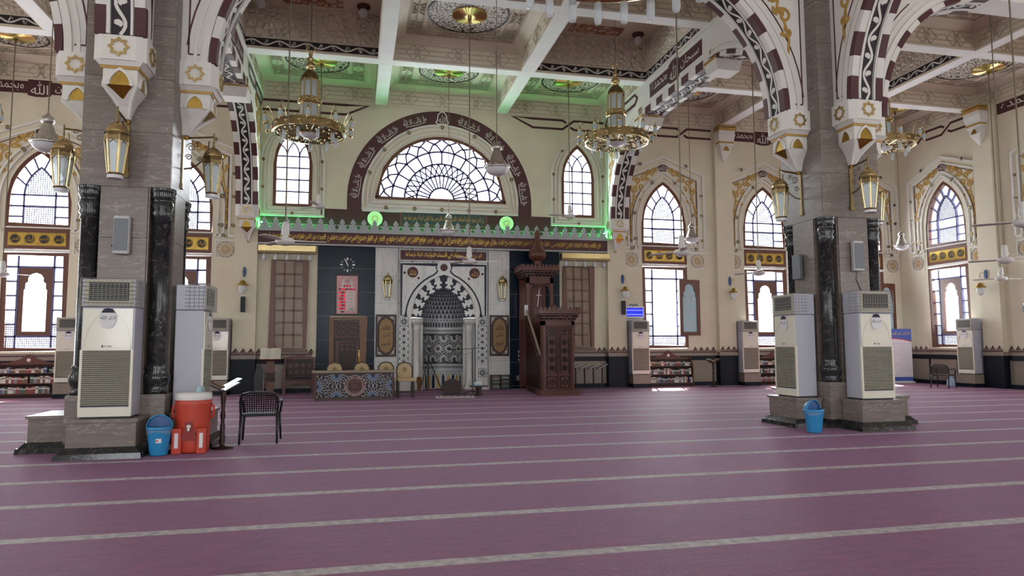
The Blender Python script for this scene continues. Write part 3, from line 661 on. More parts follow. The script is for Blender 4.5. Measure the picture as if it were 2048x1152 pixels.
def rosette(parent,u,v,r,name='rosette',ground='plaster_white',petal='gold_paint',dark='desk_brown',w=0,ring=True):
    e=MB(); e.disc(u,v,r,w,w+.012,28); o=e.build(name,ground,parent)
    p=MB(); d=MB()
    for k in range(12):
        a=2*PI*k/12; p.ring(u+r*.66*cos(a),v+r*.66*sin(a),r*.10,r*.16,w+.012,w+.02,8); p.prism(leaf(u+r*.2*cos(a),v+r*.2*sin(a),r*.32,r*.07,a,4),w+.012,w+.02)
        d.disc(u+r*.88*cos(a+PI/12),v+r*.88*sin(a+PI/12),r*.055,w+.012,w+.018,6); d.disc(u+r*.40*cos(a+PI/12),v+r*.4*sin(a+PI/12),r*.05,w+.012,w+.018,6)
    p.ring(u,v,r*.12,r*.2,w+.012,w+.02,12); p.build('petals',petal,o); 
    if ring: d.ring(u,v,r*.955,r*1.0,w+.010,w+.022,28)
    d.build('rosette_dots',dark,o); return o
def casement(frosted=False):
    c=empty('casement')
    L=[(-.42,1.70),(-.42,3.60),(0,3.60),(0,3.47),(-.13,3.42),(-.19,3.33),(-.19,3.22),(-.255,3.17),(-.255,3.02),(-.29,2.98),(-.29,1.82),(0,1.82),(0,1.70)]
    mb=MB(); mb.prism(L,-.14,-.08); mb.prism([(-u,v) for u,v in L],-.14,-.08); mb.build('casement_frame','wood_frame',c)
    p=[(-u,v) for u,v in L[3:12]]; q=[(u,v) for u,v in L[3:12]]
    poly=q[::-1]+p[1:-1] if False else [q[i] for i in range(8,-1,-1)]+[p[i] for i in range(1,8)]
    g=MB().sheet(poly,-.11).build('casement_pane','aqua_pane' if frosted else 'pane',c)
    if frosted:
        mb=MB()
        for z in (2.95,2.5,2.05): star8(mb,0,z,.16,wallT,-.108,-.100); star8(mb,0,z,.16,wallT,-.122,-.116)
        mb.build('etched_star','strap_line',g)
    return c
NAMES={'a':('الرحمن','الرحيم','الملك','القدوس'),'b':('السلام','المؤمن','المهيمن','العزيز'),'c':('الجبار','المتكبر','الخالق','البارئ'),'d':('المصور','الغفار','القهار','الوهاب'),'e':('الرزاق','الفتاح','العليم','القابض'),'f':('الباسط','الخافض','الرافع','المعز')}
def aisle_window(root,names):
    a=.83
    mb=MB(); mb.ribbon([(-.775,1.315),(-.775,3.995),(.775,3.995),(.775,1.315)],.11,-.16,-.03,0,wallT,True); mb.build('lower_frame','wood_frame',root)
    mb=MB()
    for s in (-1,1):
        mb.ribbon([(s*.45,1.36),(s*.45,3.95)],.055,-.15,-.07)
        for z in (3.22,2.82,2.42,2.02): mb.ribbon([(s*.45,z),(s*.73,z)],.045,-.15,-.07)
    for z in (3.63,1.68): mb.ribbon([(-.73,z),(.73,z)],.055,-.15,-.07)
    mb.build('lower_bars','bar_blue',root)
    zz=(1.36,1.68,2.02,2.42,2.82,3.22,3.63,3.95)
    for s in (-1,1):
        for k in range(7): u0,u1=sorted((s*.45,s*.73)); pane(root,[(u0,zz[k]),(u1,zz[k]),(u1,zz[k+1]),(u0,zz[k+1])])
    pane(root,[(-.45,3.63),(.45,3.63),(.45,3.95),(-.45,3.95)]); pane(root,[(-.45,1.36),(.45,1.36),(.45,1.68),(-.45,1.68)])
    lt=MB(); grid(lt,-.43,.43,1.38,1.66,.055)
    for s in (-1,1):
        for z0,z1 in ((1.38,1.66),(1.70,2.0)): u0,u1=sorted((s*.47,s*.72)); grid(lt,u0,u1,z0,z1,.055)
    # upper light
    up=MB(); O=pointed(a-.05,5.5,1.44,10); up.ribbon([(a-.05,4.79)]+O+[(-a+.05,4.79)],.10,-.16,-.03,0,wallT,True); up.build('upper_frame','wood_frame',root)
    ub=MB()
    for s in (-1,1):
        ub.ribbon([(s*.40,4.83),(s*.40,5.68)],.05,-.15,-.07)
        for z in (5.06,): ub.ribbon([(s*.40,z),(s*.75,z)],.045,-.15,-.07)
    for z in (5.36,5.68): ub.ribbon([(-.76,z),(.76,z)],.05,-.15,-.07)
    ub.ribbon(pointed(.40,5.68,.80,8),.05,-.15,-.07)
    fi=(0,.30,.62,.90,1); fo=(.14,.42,.64,.84,1)
    for s in (-1,1):
        for k in (1,2,3):
            p=half(.40,5.68,.80,fi[k]); q=half(.75,5.5,1.42,fo[k]); ub.ribbon([(s*p[0],p[1]),(s*q[0],q[1])],.045,-.15,-.07)
        for k in range(4):
            P=[half(.40,5.68,.80,fi[k]+(fi[k+1]-fi[k])*t/2) for t in range(3)]+[half(.76,5.5,1.42,fo[k]+(fo[k+1]-fo[k])*t/3) for t in range(3,-1,-1)]
            pane(root,[(s*u,v) for u,v in P])
        for z0,z1 in ((4.83,5.06),(5.06,5.36),(5.36,5.68)): u0,u1=sorted((s*.40,s*.75)); pane(root,[(u0,z0),(u1,z0),(u1,z1),(u0,z1)])
    ub.build('upper_bars','bar_blue',root)
    pane(root,[(-.4,5.36),(.4,5.36),(.4,5.68),(-.4,5.68)]); pane(root,[(-.4,4.83),(.4,4.83),(.4,5.36),(-.4,5.36)]); pane(root,pointed(.40,5.68,.80,6))
    grid(lt,-.38,.38,4.85,5.33,.058); grid(lt,-.38,.38,5.70,6.5,.058,lambda u:ztop('p',u,.39,5.68,.78))
    lt.build('lattice','lattice',root,kind='stuff')
    # panel of medallions
    mb=MB(); mb.wbox(-.83,.83,4.13,4.72,-.16,-.02); pb=mb.build('panel_board','wood_frame',root)
    MB().wbox(-.73,.73,4.235,4.60,-.02,-.012).build('gilt_plate','gold',pb)
    for k,nm in enumerate(names):
        u=.545-.365*k; m=MB(); m.disc(u,4.417,.135,-.012,-.002,20); d=m.build('medallion','ink',root)
        t=MB(); t.text(text(nm),u,4.417,.001,0,wallT,W=.19,H=.15); t.ring(u,4.417,.118,.128,-.002,.001,20); t.build('script','gold',d)
    mb=MB(); mb.wbox(-.86,.86,4.06,4.12,-.1,.015); mb.wbox(-.86,.86,4.725,4.765,-.1,.015); mb.build('white_sill','plaster_white',root)
    # plaster surround
    mo=MB(); H1=[(-1.5,4.66),(-1.5,7.25),(0,7.85),(1.5,7.25),(1.5,4.66)]; mo.ribbon(H1,.07,0,.05)
    mo.ribbon([(-1.30,4.66),(-1.30,7.12),(0,7.64),(1.30,7.12),(1.30,4.66)],.05,0,.035)
    for s in (-1,1): mo.ribbon([(s*1.5,4.66),(s*.88,4.66)],.07,0,.05); mo.ribbon([(s*1.5,4.53),(s*.88,4.53)],.03,0,.03)
    for aa,hh,wd_ in ((1.14,1.82,.06),(.98,1.68,.05)): mo.ribbon([(aa,4.66)]+pointed(aa,5.5,hh,12)+[(-aa,4.66)],wd_,0,.05)
    mo.build('moulding','plaster_white',root)
    ln=MB(); ln.ribbon([(-1.235,4.86),(-1.235,7.06),(0,7.555),(1.235,7.06),(1.235,4.86)],.026,0,.012); 
    for s in (-1,1): ln.ribbon([(s*1.195,4.86),(s*1.19,5.5)]+[(s*u,v) for u,v in pointed(1.19,5.5,1.86,12)[:8]],.02,0,.010)
    ln.build('painted_line','maroon',root)
    ga=MB()
    for s in (-1,1):
        for (cx,cz,r,a0,t,d) in ((.42,7.28,.12,0,1.2,1),(.68,7.10,.15,2.5,1.2,-1),(.95,6.98,.13,0,1.2,1),(.80,6.78,.12,4,1.2,1),(1.06,6.68,.13,1,1.2,-1),(1.02,6.38,.12,3,1.2,1),(1.12,6.10,.09,0,1.1,-1),(.28,7.40,.09,1,1,-1)):
            ga.ribbon([(s*u,v) for u,v in spiral(cx,cz,r,a0,t,d,10)],.042,0,.014)
            ga.prism([(s*u,v) for u,v in leaf(cx,cz,r*1.3,r*.5,a0+1,4)],0,.016); ga.prism([(s*u,v) for u,v in leaf(cx+r*cos(a0),cz+r*sin(a0),r*1.2,r*.4,a0+d*1.2,4)],0,.016)
        ga.ribbon([(s*u,v) for u,v in [(1.21,4.95),(1.195,5.15),(1.22,5.35),(1.19,5.6),(1.21,5.85),(1.15,6.1),(1.1,6.4),(1.08,6.7),(.9,6.95),(.6,7.2),(.3,7.42)]],.04,0,.012)
        for k in range(5): ga.prism([(s*u,v) for u,v in leaf(1.205,5.0+.2*k,.13,.035,1.2+.7*(k%2),4)],0,.014)
    ga.build('gilt_arabesque','gold_paint',root)
    s1=MB(); s2=MB()
    for s in (-1,1):
        for u,v in ((.86,7.58),(1.4,6.55),(1.4,5.85),(1.4,4.98),(1.06,5.85),(1.065,4.98),(.42,6.95),(1.18,4.66)): stud(s1,s2,s*u,v)
    s1.build('stud_rings','plaster_white',root); s2.build('studs','brass_dark',root)
    for s in (-1,1):
        q=MB(); q.ribbon([(s*1.22-.28,4.26-.26),(s*1.22+.28,4.26-.26),(s*1.22+.28,4.26+.26),(s*1.22-.28,4.26+.26)],.025,0,.016,0,wallT,True); q.build('rosette_frame','plaster_white',root)
        rosette(root,s*1.22,4.26,.235)
    m=MB(); m.disc(0,7.50,.19,0,.02,24); d=m.build('roundel','maroon',root); t=MB(); t.text(text('الله'),0,7.50,.024,0,wallT,W=.24); t.ring(0,7.5,.165,.18,.02,.024,24); t.build('script','plaster_white',d)
def mk_window(n,loc,rz,names,label,cas):
    w=empty('window_%d'%n,loc,rz,label,None,kind='structure'); aisle_window(w,NAMES[names])
    if cas=='open':
        c=casement(True); c.parent=w; KIDS.setdefault(w.name,[]).append(c); c.location=(.86,-.19,0); c.rotation_euler=(0,0,math.radians(10))
    else:
        c=casement(); c.parent=w; KIDS.setdefault(w.name,[]).append(c)
    return w
mk_window(1,(7.65,0,0),0,'b','tall arched wooden window with an opened frosted casement beside the minbar aisle','open')
mk_window(2,(11.5,0,0),0,'c','tall arched wooden window with closed casement beyond the first aisle pilaster','shut')
mk_window(3,(15.55,0,0),0,'d','tall arched window with opened casement half hidden by the pier','open')
mk_window(4,(-7.65,0,0),0,'e','tall arched wooden window behind the pier with the orange cooler','shut')
mk_window(5,(-11.42,0,0),0,'a','tall arched wooden window above the bookcase beyond the cooler pier','shut')
mk_window(6,(17.1,-2.1,0),-PI/2,'f','tall arched wooden window on the side wall above the black plastic chair','shut')
mk_window(7,(17.1,-6.2,0),-PI/2,'c','arched window on the side wall past the pilaster','shut')
wn_=8
def plain_window(x,y,rz,w,z0,z1,arch):  # unseen windows added to let the fill light in
    global wn_
    r=empty('window_%d'%wn_,(x,y,0),rz,'plain tall window lighting the rest of the hall',None,kind='structure'); wn_+=1
    mb=MB(); o=[(w,z0)]+(pointed(w,5.5,1.5,8) if arch else [(w,z1),(-w,z1)])+[(-w,z0)]
    mb.ribbon([(u*.94,v) for u,v in o],.11,-.16,-.03,0,wallT,True); mb.ribbon([(0,z0),(0,z1)],.05,-.15,-.07)
    for k in range(1,6): z=z0+(z1-z0)*k/6*.8; mb.ribbon([(-w,z),(w,z)],.05,-.15,-.07)
    mb.build('window_frame','wood_frame',r); pane(r,o)
plain_window(-15.55,0,0,.83,1.26,6.9,True)
for y in EY:
    plain_window(-17.1,y,PI/2,.83,1.26,6.9,True)
    if y<-7: plain_window(17.1,y,-PI/2,.83,1.26,6.9,True)
for x in (-11.5,-4,4,11.5): plain_window(x,-34,PI,1.5,1.3,7.3,False)
# ---------------------------------------------------------------- nave side windows
def nave_window(n,x,label):
    global wn_
    r=empty('window_%d'%(40+n),(x,0,0),0,label,None,kind='structure'); a=.575
    mb=MB(); mb.ribbon([(a-.05,5.68)]+pointed(a-.05,6.95,1.09,9)+[(-a+.05,5.68)],.10,-.16,-.03,0,wallT,True); mb.build('window_frame','wood_frame',r)
    b=MB(); zs=(5.72,6.10,6.47,6.84,7.20)
    for s in (-1,1):
        b.ribbon([(s*.18,5.72),(s*.18,7.2)],.04,-.15,-.07)
        b.ribbon([(s*(.18-.62*(1-cos(t*1.15))),7.2+.62*sin(t*1.15)) for t in [i/6 for i in range(7)]],.04,-.15,-.07)
        b.ribbon([(s*(.18+.42*(1-cos(t*1.1))),7.2+.42*sin(t*1.1)) for t in [i/5 for i in range(6)]],.04,-.15,-.07)
    for z in zs[1:]: b.ribbon([(-.5,z),(.5,z)],.045,-.15,-.07)
    b.build('window_bars','bar_blue',r)
    for k in range(4):
        for u0,u1 in ((-.53,-.18),(-.18,.18),(.18,.53)): pane(r,[(u0,zs[k]),(u1,zs[k]),(u1,zs[k+1]),(u0,zs[k+1])])
    for s in (-1,1): pane(r,[(0,7.2),(s*.5,7.2)]+[(s*u,v) for u,v in pointed(.53,6.95,1.07,8)[2:9]])
    mo=MB()
    for aa,z0,hh,wd_ in ((.92,5.36,1.42,.07),(.80,5.46,1.32,.05),(.67,5.55,1.22,.04)): mo.ribbon([(aa,z0)]+pointed(aa,6.95,hh,12)+[(-aa,z0)],wd_,0,.045,0,wallT,True)
    mo.build('moulding','plaster_white',r)
    s1=MB(); s2=MB(); stud(s1,s2,0,5.42)
    for s in (-1,1):
        for u,v in ((.86,6.2),(.86,7.05),(.55,7.85)): stud(s1,s2,s*u,v)
    s1.build('stud_rings','plaster_white',r); s2.build('studs','brass_dark',r)
nave_window(1,-4.57,'pointed upper window with twelve square panes above the desk side gridded window')
nave_window(2,4.57,'pointed upper window with twelve square panes above the minbar')
# ---------------------------------------------------------------- fan-shaped lunette
lu=empty('window_50',(0,0,0),0,'large fan-shaped lunette window with radiating bars above the mihrab',None,kind='structure'); ZC=5.97
def pp(r,a): return (r*cos(a),ZC+.06+r*sin(a))
mb=MB(); mb.ribbon([pp(2.03,PI*i/40)for i in range(41)],.12,-.16,-.03); mb.wbox(-2.1,2.1,5.97,6.07,-.16,-.03); mb.build('lunette_frame','wood_frame',lu)
b=MB(); W0,W1=-.15,-.08
for r in (.40,.80,1.18,1.58): b.ribbon([pp(r,PI*i/36) for i in range(37)],.058,W0,W1)
NS=17
for k in range(1,NS): a=PI*k/NS; b.ribbon([pp(.40,a),pp(.80,a)],.042,W0,W1)
for k in range(NS):
    a0,a1=PI*k/NS,PI*(k+1)/NS
    b.ribbon([pp(.80,a0),pp(1.18,a1)],.04,W0,W1); b.ribbon([pp(.80,a1),pp(1.18,a0)],.04,W0,W1)
NO=12
for k in range(1,NO): a=PI*k/NO; b.ribbon([pp(1.18,a),pp(1.58,a)],.052,W0,W1)
for k in range(NO):
    a0,a1=PI*k/NO,PI*(k+1)/NO
    b.ribbon([pp(1.58,a0),pp(1.80,a0+(a1-a0)*.36),pp(1.99,a1)],.05,W0,W1); b.ribbon([pp(1.58,a1),pp(1.80,a1-(a1-a0)*.36),pp(1.99,a0)],.05,W0,W1)
b.build('lunette_bars','bar_blue',lu)
pane(lu,[pp(.40,PI*i/12) for i in range(13)])
def cell(r0,r1,a0,a1,n=3): pane(lu,[pp(r0,a0+(a1-a0)*i/n) for i in range(n+1)]+[pp(r1,a1-(a1-a0)*i/n) for i in range(n+1)])
for k in range(NS): a0,a1=PI*k/NS,PI*(k+1)/NS; cell(.40,.80,a0,a1,2); cell(.80,1.18,a0,a1,2)
for k in range(NO): a0,a1=PI*k/NO,PI*(k+1)/NO; am=(a0+a1)/2; cell(1.18,1.58,a0,a1); cell(1.58,2.0,a0,am,2); cell(1.58,2.0,am,a1,2)
mo=MB()
for r,wd_,h in ((2.47,.07,.05),(2.33,.05,.035),(2.20,.05,.045)): mo.ribbon([(r,5.63+(2.47-r)*.9)]+[(r*cos(PI*i/36),ZC+r*sin(PI*i/36)) for i in range(37)]+[(-r,5.63+(2.47-r)*.9)],wd_,0,h,0,wallT,True)
mo.build('moulding','plaster_white',lu)
s1=MB(); s2=MB()
for a in (90,64,41,20,116,139,160): stud(s1,s2,2.40*cos(math.radians(a)),ZC+2.40*sin(math.radians(a)))
for u in (-1.75,-.87,0,.87,1.75): stud(s1,s2,u,5.72)
s1.build('stud_rings','plaster_white',lu); s2.build('studs','brass_dark',lu)
# maroon arch with script around the lunette
mb=MB(); n=48; rin,rout=2.51,2.95
A=[(rout*cos(PI*i/n),ZC+rout*sin(PI*i/n)) for i in range(n+1)]; B=[(rin*cos(PI*i/n),ZC+rin*sin(PI*i/n)) for i in range(n+1)]
mb.add([wallT(u,v,.008) for u,v in A+B],[[i,i+1,n+2+i,n+1+i] for i in range(n)])
for s in (-1,1): u0,u1=sorted((s*rin,s*rout)); mb.wbox(u0,u1,5.6,ZC,0,.008)
mb.wbox(-3.72,3.72,4.7,5.602,0,.008); mb.wbox(-5.5,5.5,4.7,5.32,0,.007)
ab=mb.build('trim_40','maroon',label='maroon arch with white script painted around the lunette',kind='structure')
tm=text('ولا غالب إلا الله')
for a in (172,151,130,109,71,50,29,8):
    t=MB(); ar=math.radians(a); rc=2.73; up=1 if True else 0
    t.text(tm,rc*cos(ar),ZC+rc*sin(ar),.013,0,wallT,W=.76,H=.33,rot=ar-PI/2); t.ribbon([(rc*cos(ar)+dx*cos(ar-PI/2)-dz*sin(ar-PI/2),ZC+rc*sin(ar)+dx*sin(ar-PI/2)+dz*cos(ar-PI/2)) for dx,dz in ((-.33,-.13),(0,-.15),(.33,-.13))],.018,.008,.013); t.build('script','plaster_white',ab)
t=MB(); c=2.72+ZC; t.ribbon([(-.14,c-.19),(-.2,c-.14),(-.15,c-.05),(-.14,c+.1),(-.06,c+.2),(0,c+.22),(.06,c+.2),(.14,c+.1),(.15,c-.05),(.2,c-.14),(.14,c-.19)],.035,.008,.014,0,wallT,True); t.text(text('الله'),0,c,.014,0,wallT,W=.22,H=.3); t.build('cartouche','plaster_white',ab)
# ================================================================ QIBLA WALL CENTRE
# cornice with pierced merlons and gilt inscription
cn=empty('cornice',(0,0,0),0,'grey marble cornice with pierced leaf cresting and gilt inscription band above the mihrab','cornice')
MB().wbox(-5.5,5.5,4.47,4.84,-.02,.20).build('inscription_board','maroon',cn)
mb=MB(); mb.wbox(-5.51,5.51,4.43,4.475,-.02,.235); mb.build('lower_ledge','marble_grey',cn)
MB().wbox(-5.5,5.5,4.835,4.90,-.02,.225).build('cresting_base','marble_grey',cn)
INS='قل اللهم مالك الملك تؤتي الملك من تشاء وتنزع الملك ممن تشاء وتعز من تشاء وتذل من تشاء بيدك الخير إنك على كل شيء قدير تولج الليل في النهار وتولج النهار في الليل وتخرج الحي من الميت وتخرج الميت من الحي وترزق من تشاء بغير حساب'
ws=INS.split(); k3=[ws[i*len(ws)//6:(i+1)*len(ws)//6] for i in range(6)]
for k,g in enumerate(k3):
    t=MB(); uc=5.3-10.6*(k+.5)/6; tm=text(' '.join(g))
    t.text(tm,uc,4.65,.206,0,wallT,W=1.72,H=.25); t.text(tm,uc+.05,4.70,.208,0,wallT,W=1.60,H=.17); t.build('gilt_inscription','gold',cn)
hm=[(0,.45),(.045,.385),(.078,.315),(.062,.26),(.034,.235),(.075,.222),(.13,.245),(.152,.215),(.115,.188),(.105,.165),(.108,.12),(.1585,.055),(.1585,0)]
poly=[(-u,v) for u,v in hm[::-1]][:-1]+hm
mm=MB().prism(poly,-.015,.015).mesh('merlon','marble_grey'); NM=34; pm=11.0/NM
for k in range(NM): o=put('merlon',mm,cn,loc=(-5.5+pm*(k+.5),-.195,4.88)); o.scale=(pm/.317,1,.86)
mb=MB(); mb.wbox(-5.42,-3.4,4.905,4.925,.03,.06); mb.wbox(3.4,5.42,4.905,4.925,.03,.06); mb.wbox(-3.0,3.0,4.905,4.92,.03,.045)
mb.build('led_strip','green_led',label='green light strip hidden behind the marble cresting',cat='light strip')
for x,s in ((-5.44,1),(5.44,-1)): MB().wbox(x-.02,x+.02,4.92,5.12,.04,.08).build('led_corner_lamp','green_led',label='small green lamp glowing in the corner above the %s end of the inscription'%('desk' if s>0 else 'minbar'),cat='lamp')
for x,l in ((-2.09,'desk'),(2.11,'minbar')):
    r=empty('backlit_rosette',(x,0,0),0,'green backlit round rosette on the %s side above the cresting'%l,'rosette'); rosette(r,0,5.34,.24,'rosette_disc','green_glow','gold_paint','sign_green',.012)
    q=MB(); q.ribbon([(-.27,5.06),(-.27,5.62),(.27,5.62),(.27,5.06)],.02,.008,.02,0,wallT,True); q.build('square_frame','maroon',r)
gs=empty('verse_sign',(.07,0,0),0,'long green framed verse sign with gilt script below the lunette','sign')
MB().wbox(-1.4,1.4,5.17,5.63,.008,.04).build('frame','wood_frame',gs); MB().wbox(-1.33,1.33,5.22,5.58,.04,.045).build('board','sign_green',gs)
t=MB(); t.text(text('إن الذين آمنوا وعملوا الصالحات كانت لهم جنات الفردوس نزلا خالدين فيها لا يبغون عنها حولا'),0,5.40,.05,0,wallT,W=2.55,H=.27); t.build('script','gold',gs)
# cladding
def slab_panel(name,u0,u1,zs,mat_,label,cat,hole=None,w=.03,gap='grout'):
    r=empty(name,(0,0,0),0,label,cat); g=.004
    MB().wbox(u0,u1,zs[0],zs[-1],0,w-.008).build('backing',gap,r) if not hole else None
    for a,b in zip(zs,zs[1:]):
        spans=[(u0,u1)]
        if hole and a<hole[2]-.05: spans=[(u0,hole[0]),(hole[1],u1)]
        for p,q in spans: 
            if hole: MB().wbox(p,q,a,b,0,w-.008).build('backing',gap,r)
            MB().wbox(p+g,q-g,a+g,b-g,0,w).build('slab',mat_,r)
    return r
ZL=(0,.10,.84,1.57,2.30,3.03,3.76,4.44)
slab_panel('tile_panel',-3.79,-2.06,ZL,'navy_tile','dark navy polished tile panel around the carved door','tile panel',hole=(-3.40,-2.34,2.30))
slab_panel('tile_panel',2.20,3.89,ZL,'navy_tile','dark navy polished tile panel behind the minbar','tile panel')
slab_panel('marble_panel',-2.06,MX-1.46,(0,.9,1.8,2.7,3.55,4.44),'marble','white veined marble panel between the door and the mihrab','marble panel')
slab_panel('marble_panel',MX+1.46,2.20,(0,.9,1.8,2.7,3.55,4.44),'marble','white veined marble panel between the mihrab and the minbar','marble panel')
# ---------------------------------------------------------------- mihrab
mh=empty('mihrab',(MX,0,0),0,'carved marble prayer niche with pointed arch and inlaid patterns','mihrab')
mb=MB()   # frame face with the arch opening: strips left, right and over the arch
for s in (-1,1):
    u0,u1=sorted((s*1.02,s*1.46)); mb.wbox(u0,u1,0,2.28,0,.07)
P=[(u,v) for u,v in pointed(1.02,2.28,1.35,14)]; n=len(P)
for i in range(n-1):
    (u0,z0),(u1,z1)=P[i],P[i+1]
    mb.add([wallT(u0,z0,.07),wallT(u1,z1,.07),wallT(u1,4.44,.07),wallT(u0,4.44,.07),wallT(u0,z0,-.02),wallT(u1,z1,-.02)],[(0,1,2,3),(1,0,4,5)])
for s in (-1,1): u0,u1=sorted((s*1.02,s*1.46)); mb.wbox(u0,u1,2.28,4.44,0,.07)
fr=mb.build('niche_frame','marble',mh)
mb=MB()   # border lines and knots
mb.ribbon([(-1.42,.05),(-1.42,4.40),(1.42,4.40),(1.42,.05)],.018,.07,.078)
mb.ribbon([(-1.385,2.24),(-1.385,4.02),(1.385,4.02),(1.385,2.24)],.012,.07,.078)
for z in (.5,1.2,1.9,2.7,3.4): 
    for s in (-1,1): mb.ring(s*1.405,z,.018,.032,.07,.08,8)
for u in (-1.0,-.35,.35,1.0): mb.ring(u,4.405,.018,.032,.07,.08,8); mb.ring(u,4.02,.018,.032,.07,.08,8)
mb.build('border_lines','inlay_dark',fr)
mb=MB(); mb.wbox(-1.365,1.365,4.07,4.37,.07,.085); sg=mb.build('sign_board','maroon',mh)
t=MB(); t.text(text('قد نرى تقلب وجهك في السماء فلنولينك قبلة ترضاها'),0,4.215,.09,0,wallT,W=2.4,H=.22); t.build('gilt_inscription','gold',sg)
# navy inlaid line: rectangle that folds into the arch and round the top roundel
am=[half(1.19,2.28,1.42,f/12) for f in range(11)]
line=[(1.19,2.28)]+am+[(.24,3.68),(.20,3.75),(.245,3.86),(.20,3.93),(1.33,3.93),(1.33,2.32),(1.19,2.32)]
mb=MB()
for s in (-1,1): mb.ribbon([(s*u,v) for u,v in line],.05,.07,.076)
mb.build('navy_inlay','inlay_navy',fr)
mb=MB(); mb.ring(0,3.845,.13,.22,.07,.09,28); mb.ribbon(pointed(1.085,2.28,1.37,14),.07,.07,.085); mb.build('arch_moulding','marble',fr)
mb=MB(); mb.disc(0,3.845,.115,.07,.086,24)
for s in (-1,1): mb.disc(s*.98,3.68,.17,.07,.080,24); 
for s in (-1,1):
    for u,v in ((.98,3.68+.25),(1.235,3.66),(.80,3.50)): mb.disc(s*u,v,.04,.07,.080,12)
rd=mb.build('roundels','maroon',fr); t=MB()
t.text(text('محمد'),-.98,3.68,.083,0,wallT,W=.22,H=.2); t.text(text('الله'),.98,3.68,.083,0,wallT,W=.22,H=.2); t.build('roundel_script','gold_paint',rd)
# foliate ring between the outer arch and the conch
ri=MB(); no=14; O=[half(1.02,2.28,1.35,i/no) for i in range(no+1)]; I=[half(.64,2.26,.92,i/no) for i in range(no+1)]
for s in (-1,1): ri.add([wallT(s*u,v,-.02) for u,v in O]+[wallT(s*u,v,-.05) for u,v in I],[[i,i+1,no+2+i,no+1+i] for i in range(no)])
ri.add([wallT(*O[-1],-.02),wallT(*I[-1],-.05),wallT(-.02,I[-1][1],-.05),wallT(-.02,O[-1][1],-.02)],[(0,1,2,3)])
ring=ri.build('navy_arch_ring','inlay_navy',mh)
fo=MB()
for s in (-1,1):
    for k in range(5):
        f=(k+.55)/5.2; p=half(1.01,2.28,1.34,f); q=half(.64,2.26,.92,f); dx,dz=q[0]-p[0],q[1]-p[1]; l=math.hypot(dx,dz); a=math.atan2(dz,dx)
        def Tq(u,v,p=p,a=a,s=s): return (s*(p[0]+u*cos(a)-v*sin(a)),p[1]+u*sin(a)+v*cos(a))
        half_=[(0,.085),(l*.30,.08),(l*.42,.135),(l*.55,.105),(l*.50,.055),(l*.62,.04),(l*.74,.10),(l*.88,.075),(l*.80,.02),(l*.97,0)]
        fo.prism([Tq(u,v) for u,v in half_+[(u,-v) for u,v in half_[-2::-1]]],-.03,-.008)
fo.build('white_foliage','marble',ring)
# conch and niche drum
CY=.05; RN=.64
def Tn(u,z,w): a=PI-u/RN; return ((RN-w)*cos(a),CY+(RN-w)*sin(a),z)
mb=MB(); mb.lathe([(RN,0),(RN,2.27)],24,(0,CY,0),0,0,PI); mb.add([(-.65,CY,0),(.65,CY,0),(.65,1,0),(-.65,1,0)],[(0,1,2,3)])
nd=mb.build('niche_drum','marble_grey',mh)
HC=.92
mb=MB(); mb.lathe([(RN*cos(PI/2*i/10)+1e-3,2.27+HC*sin(PI/2*i/10)) for i in range(11)],24,(0,CY,0),0,0,PI); cc=mb.build('conch','marble_grey',mh,True)
fb=MB()
def Td(u,t,w): a=PI*(1-u); r=(RN-w)*cos(t); return (r*cos(a),CY+r*sin(a),2.27+(HC-w)*sin(t))
rows=9
for j in range(rows):
    t0=PI/2*(j/rows)*.93; t1=PI/2*((j+1)/rows)*.93; m=15
    for i in range(m):
        u=(i+.5+.5*(j%2))/m
        if u>1: continue
        h=.5/m; fb.add([Td(u,t1,.006),Td(u-h*.55,t0+(t1-t0)*.55,.006),Td(u-h*.25,t0+(t1-t0)*.55,.006),Td(u-h*.9,t0+(t1-t0)*.15,.006),Td(u,t0-.02*(t1>t0),.006),Td(u+h*.9,t0+(t1-t0)*.15,.006),Td(u+h*.25,t0+(t1-t0)*.55,.006),Td(u+h*.55,t0+(t1-t0)*.55,.006)],[list(range(8))])
fb.build('conch_inlay','inlay_dark',cc,kind='stuff')
LN=PI*RN
for s in (-1,1): MB().box(*sorted((s*.63,s*1.06)),.10,.14,0,2.32).build('reveal_back','marble',mh); MB().box(*sorted((s*1.02,s*1.05)),-.02,.14,0,2.30).build('reveal_side','marble',mh)
MB().box(-1.06,1.06,-.02,.72,-.01,.006).build('niche_floor','carpet',mh)
mb=MB(); pt=MB()
for z,h in ((1.93,.05),(1.80,.02),(.76,.02),(.62,.03)): mb.ribbon([(LN*i/20,z) for i in range(21)],h,0,.02,0,Tn)
for k in range(20): u=LN*(k+.5)/20; pt.sheet([(u-.035,1.98),(u+.035,1.98),(u+.035,2.10),(u,2.15),(u-.035,2.10)],.006,0,Tn); pt.sheet(leaf(u+.05,2.16,.08,.02,PI/2,4),.006,0,Tn)
for k in range(22): 
    u=LN*(k+.5)/22
    for z in (1.865,.69): pt.ribbon([(u-.035,z),(u,z+.035),(u+.035,z),(u,z-.035)],.012,0,.006,0,Tn,True,True); pt.sheet([(u+.03,z+.02),(u+.06,z+.02),(u+.045,z+.04)],.006,0,Tn)
mb.build('drum_mouldings','marble',nd); pt.build('drum_inlay','inlay_dark',nd,kind='stuff')
mb=MB(); mb.add([Tn(.12+(LN-.24)*i/24,z,.004) for i in range(25) for z in (.80,1.77)],[[2*i,2*i+2,2*i+3,2*i+1] for i in range(24)]); sp=mb.build('star_panel','inlay_dark',nd)
pe=MB(); pr_=.215
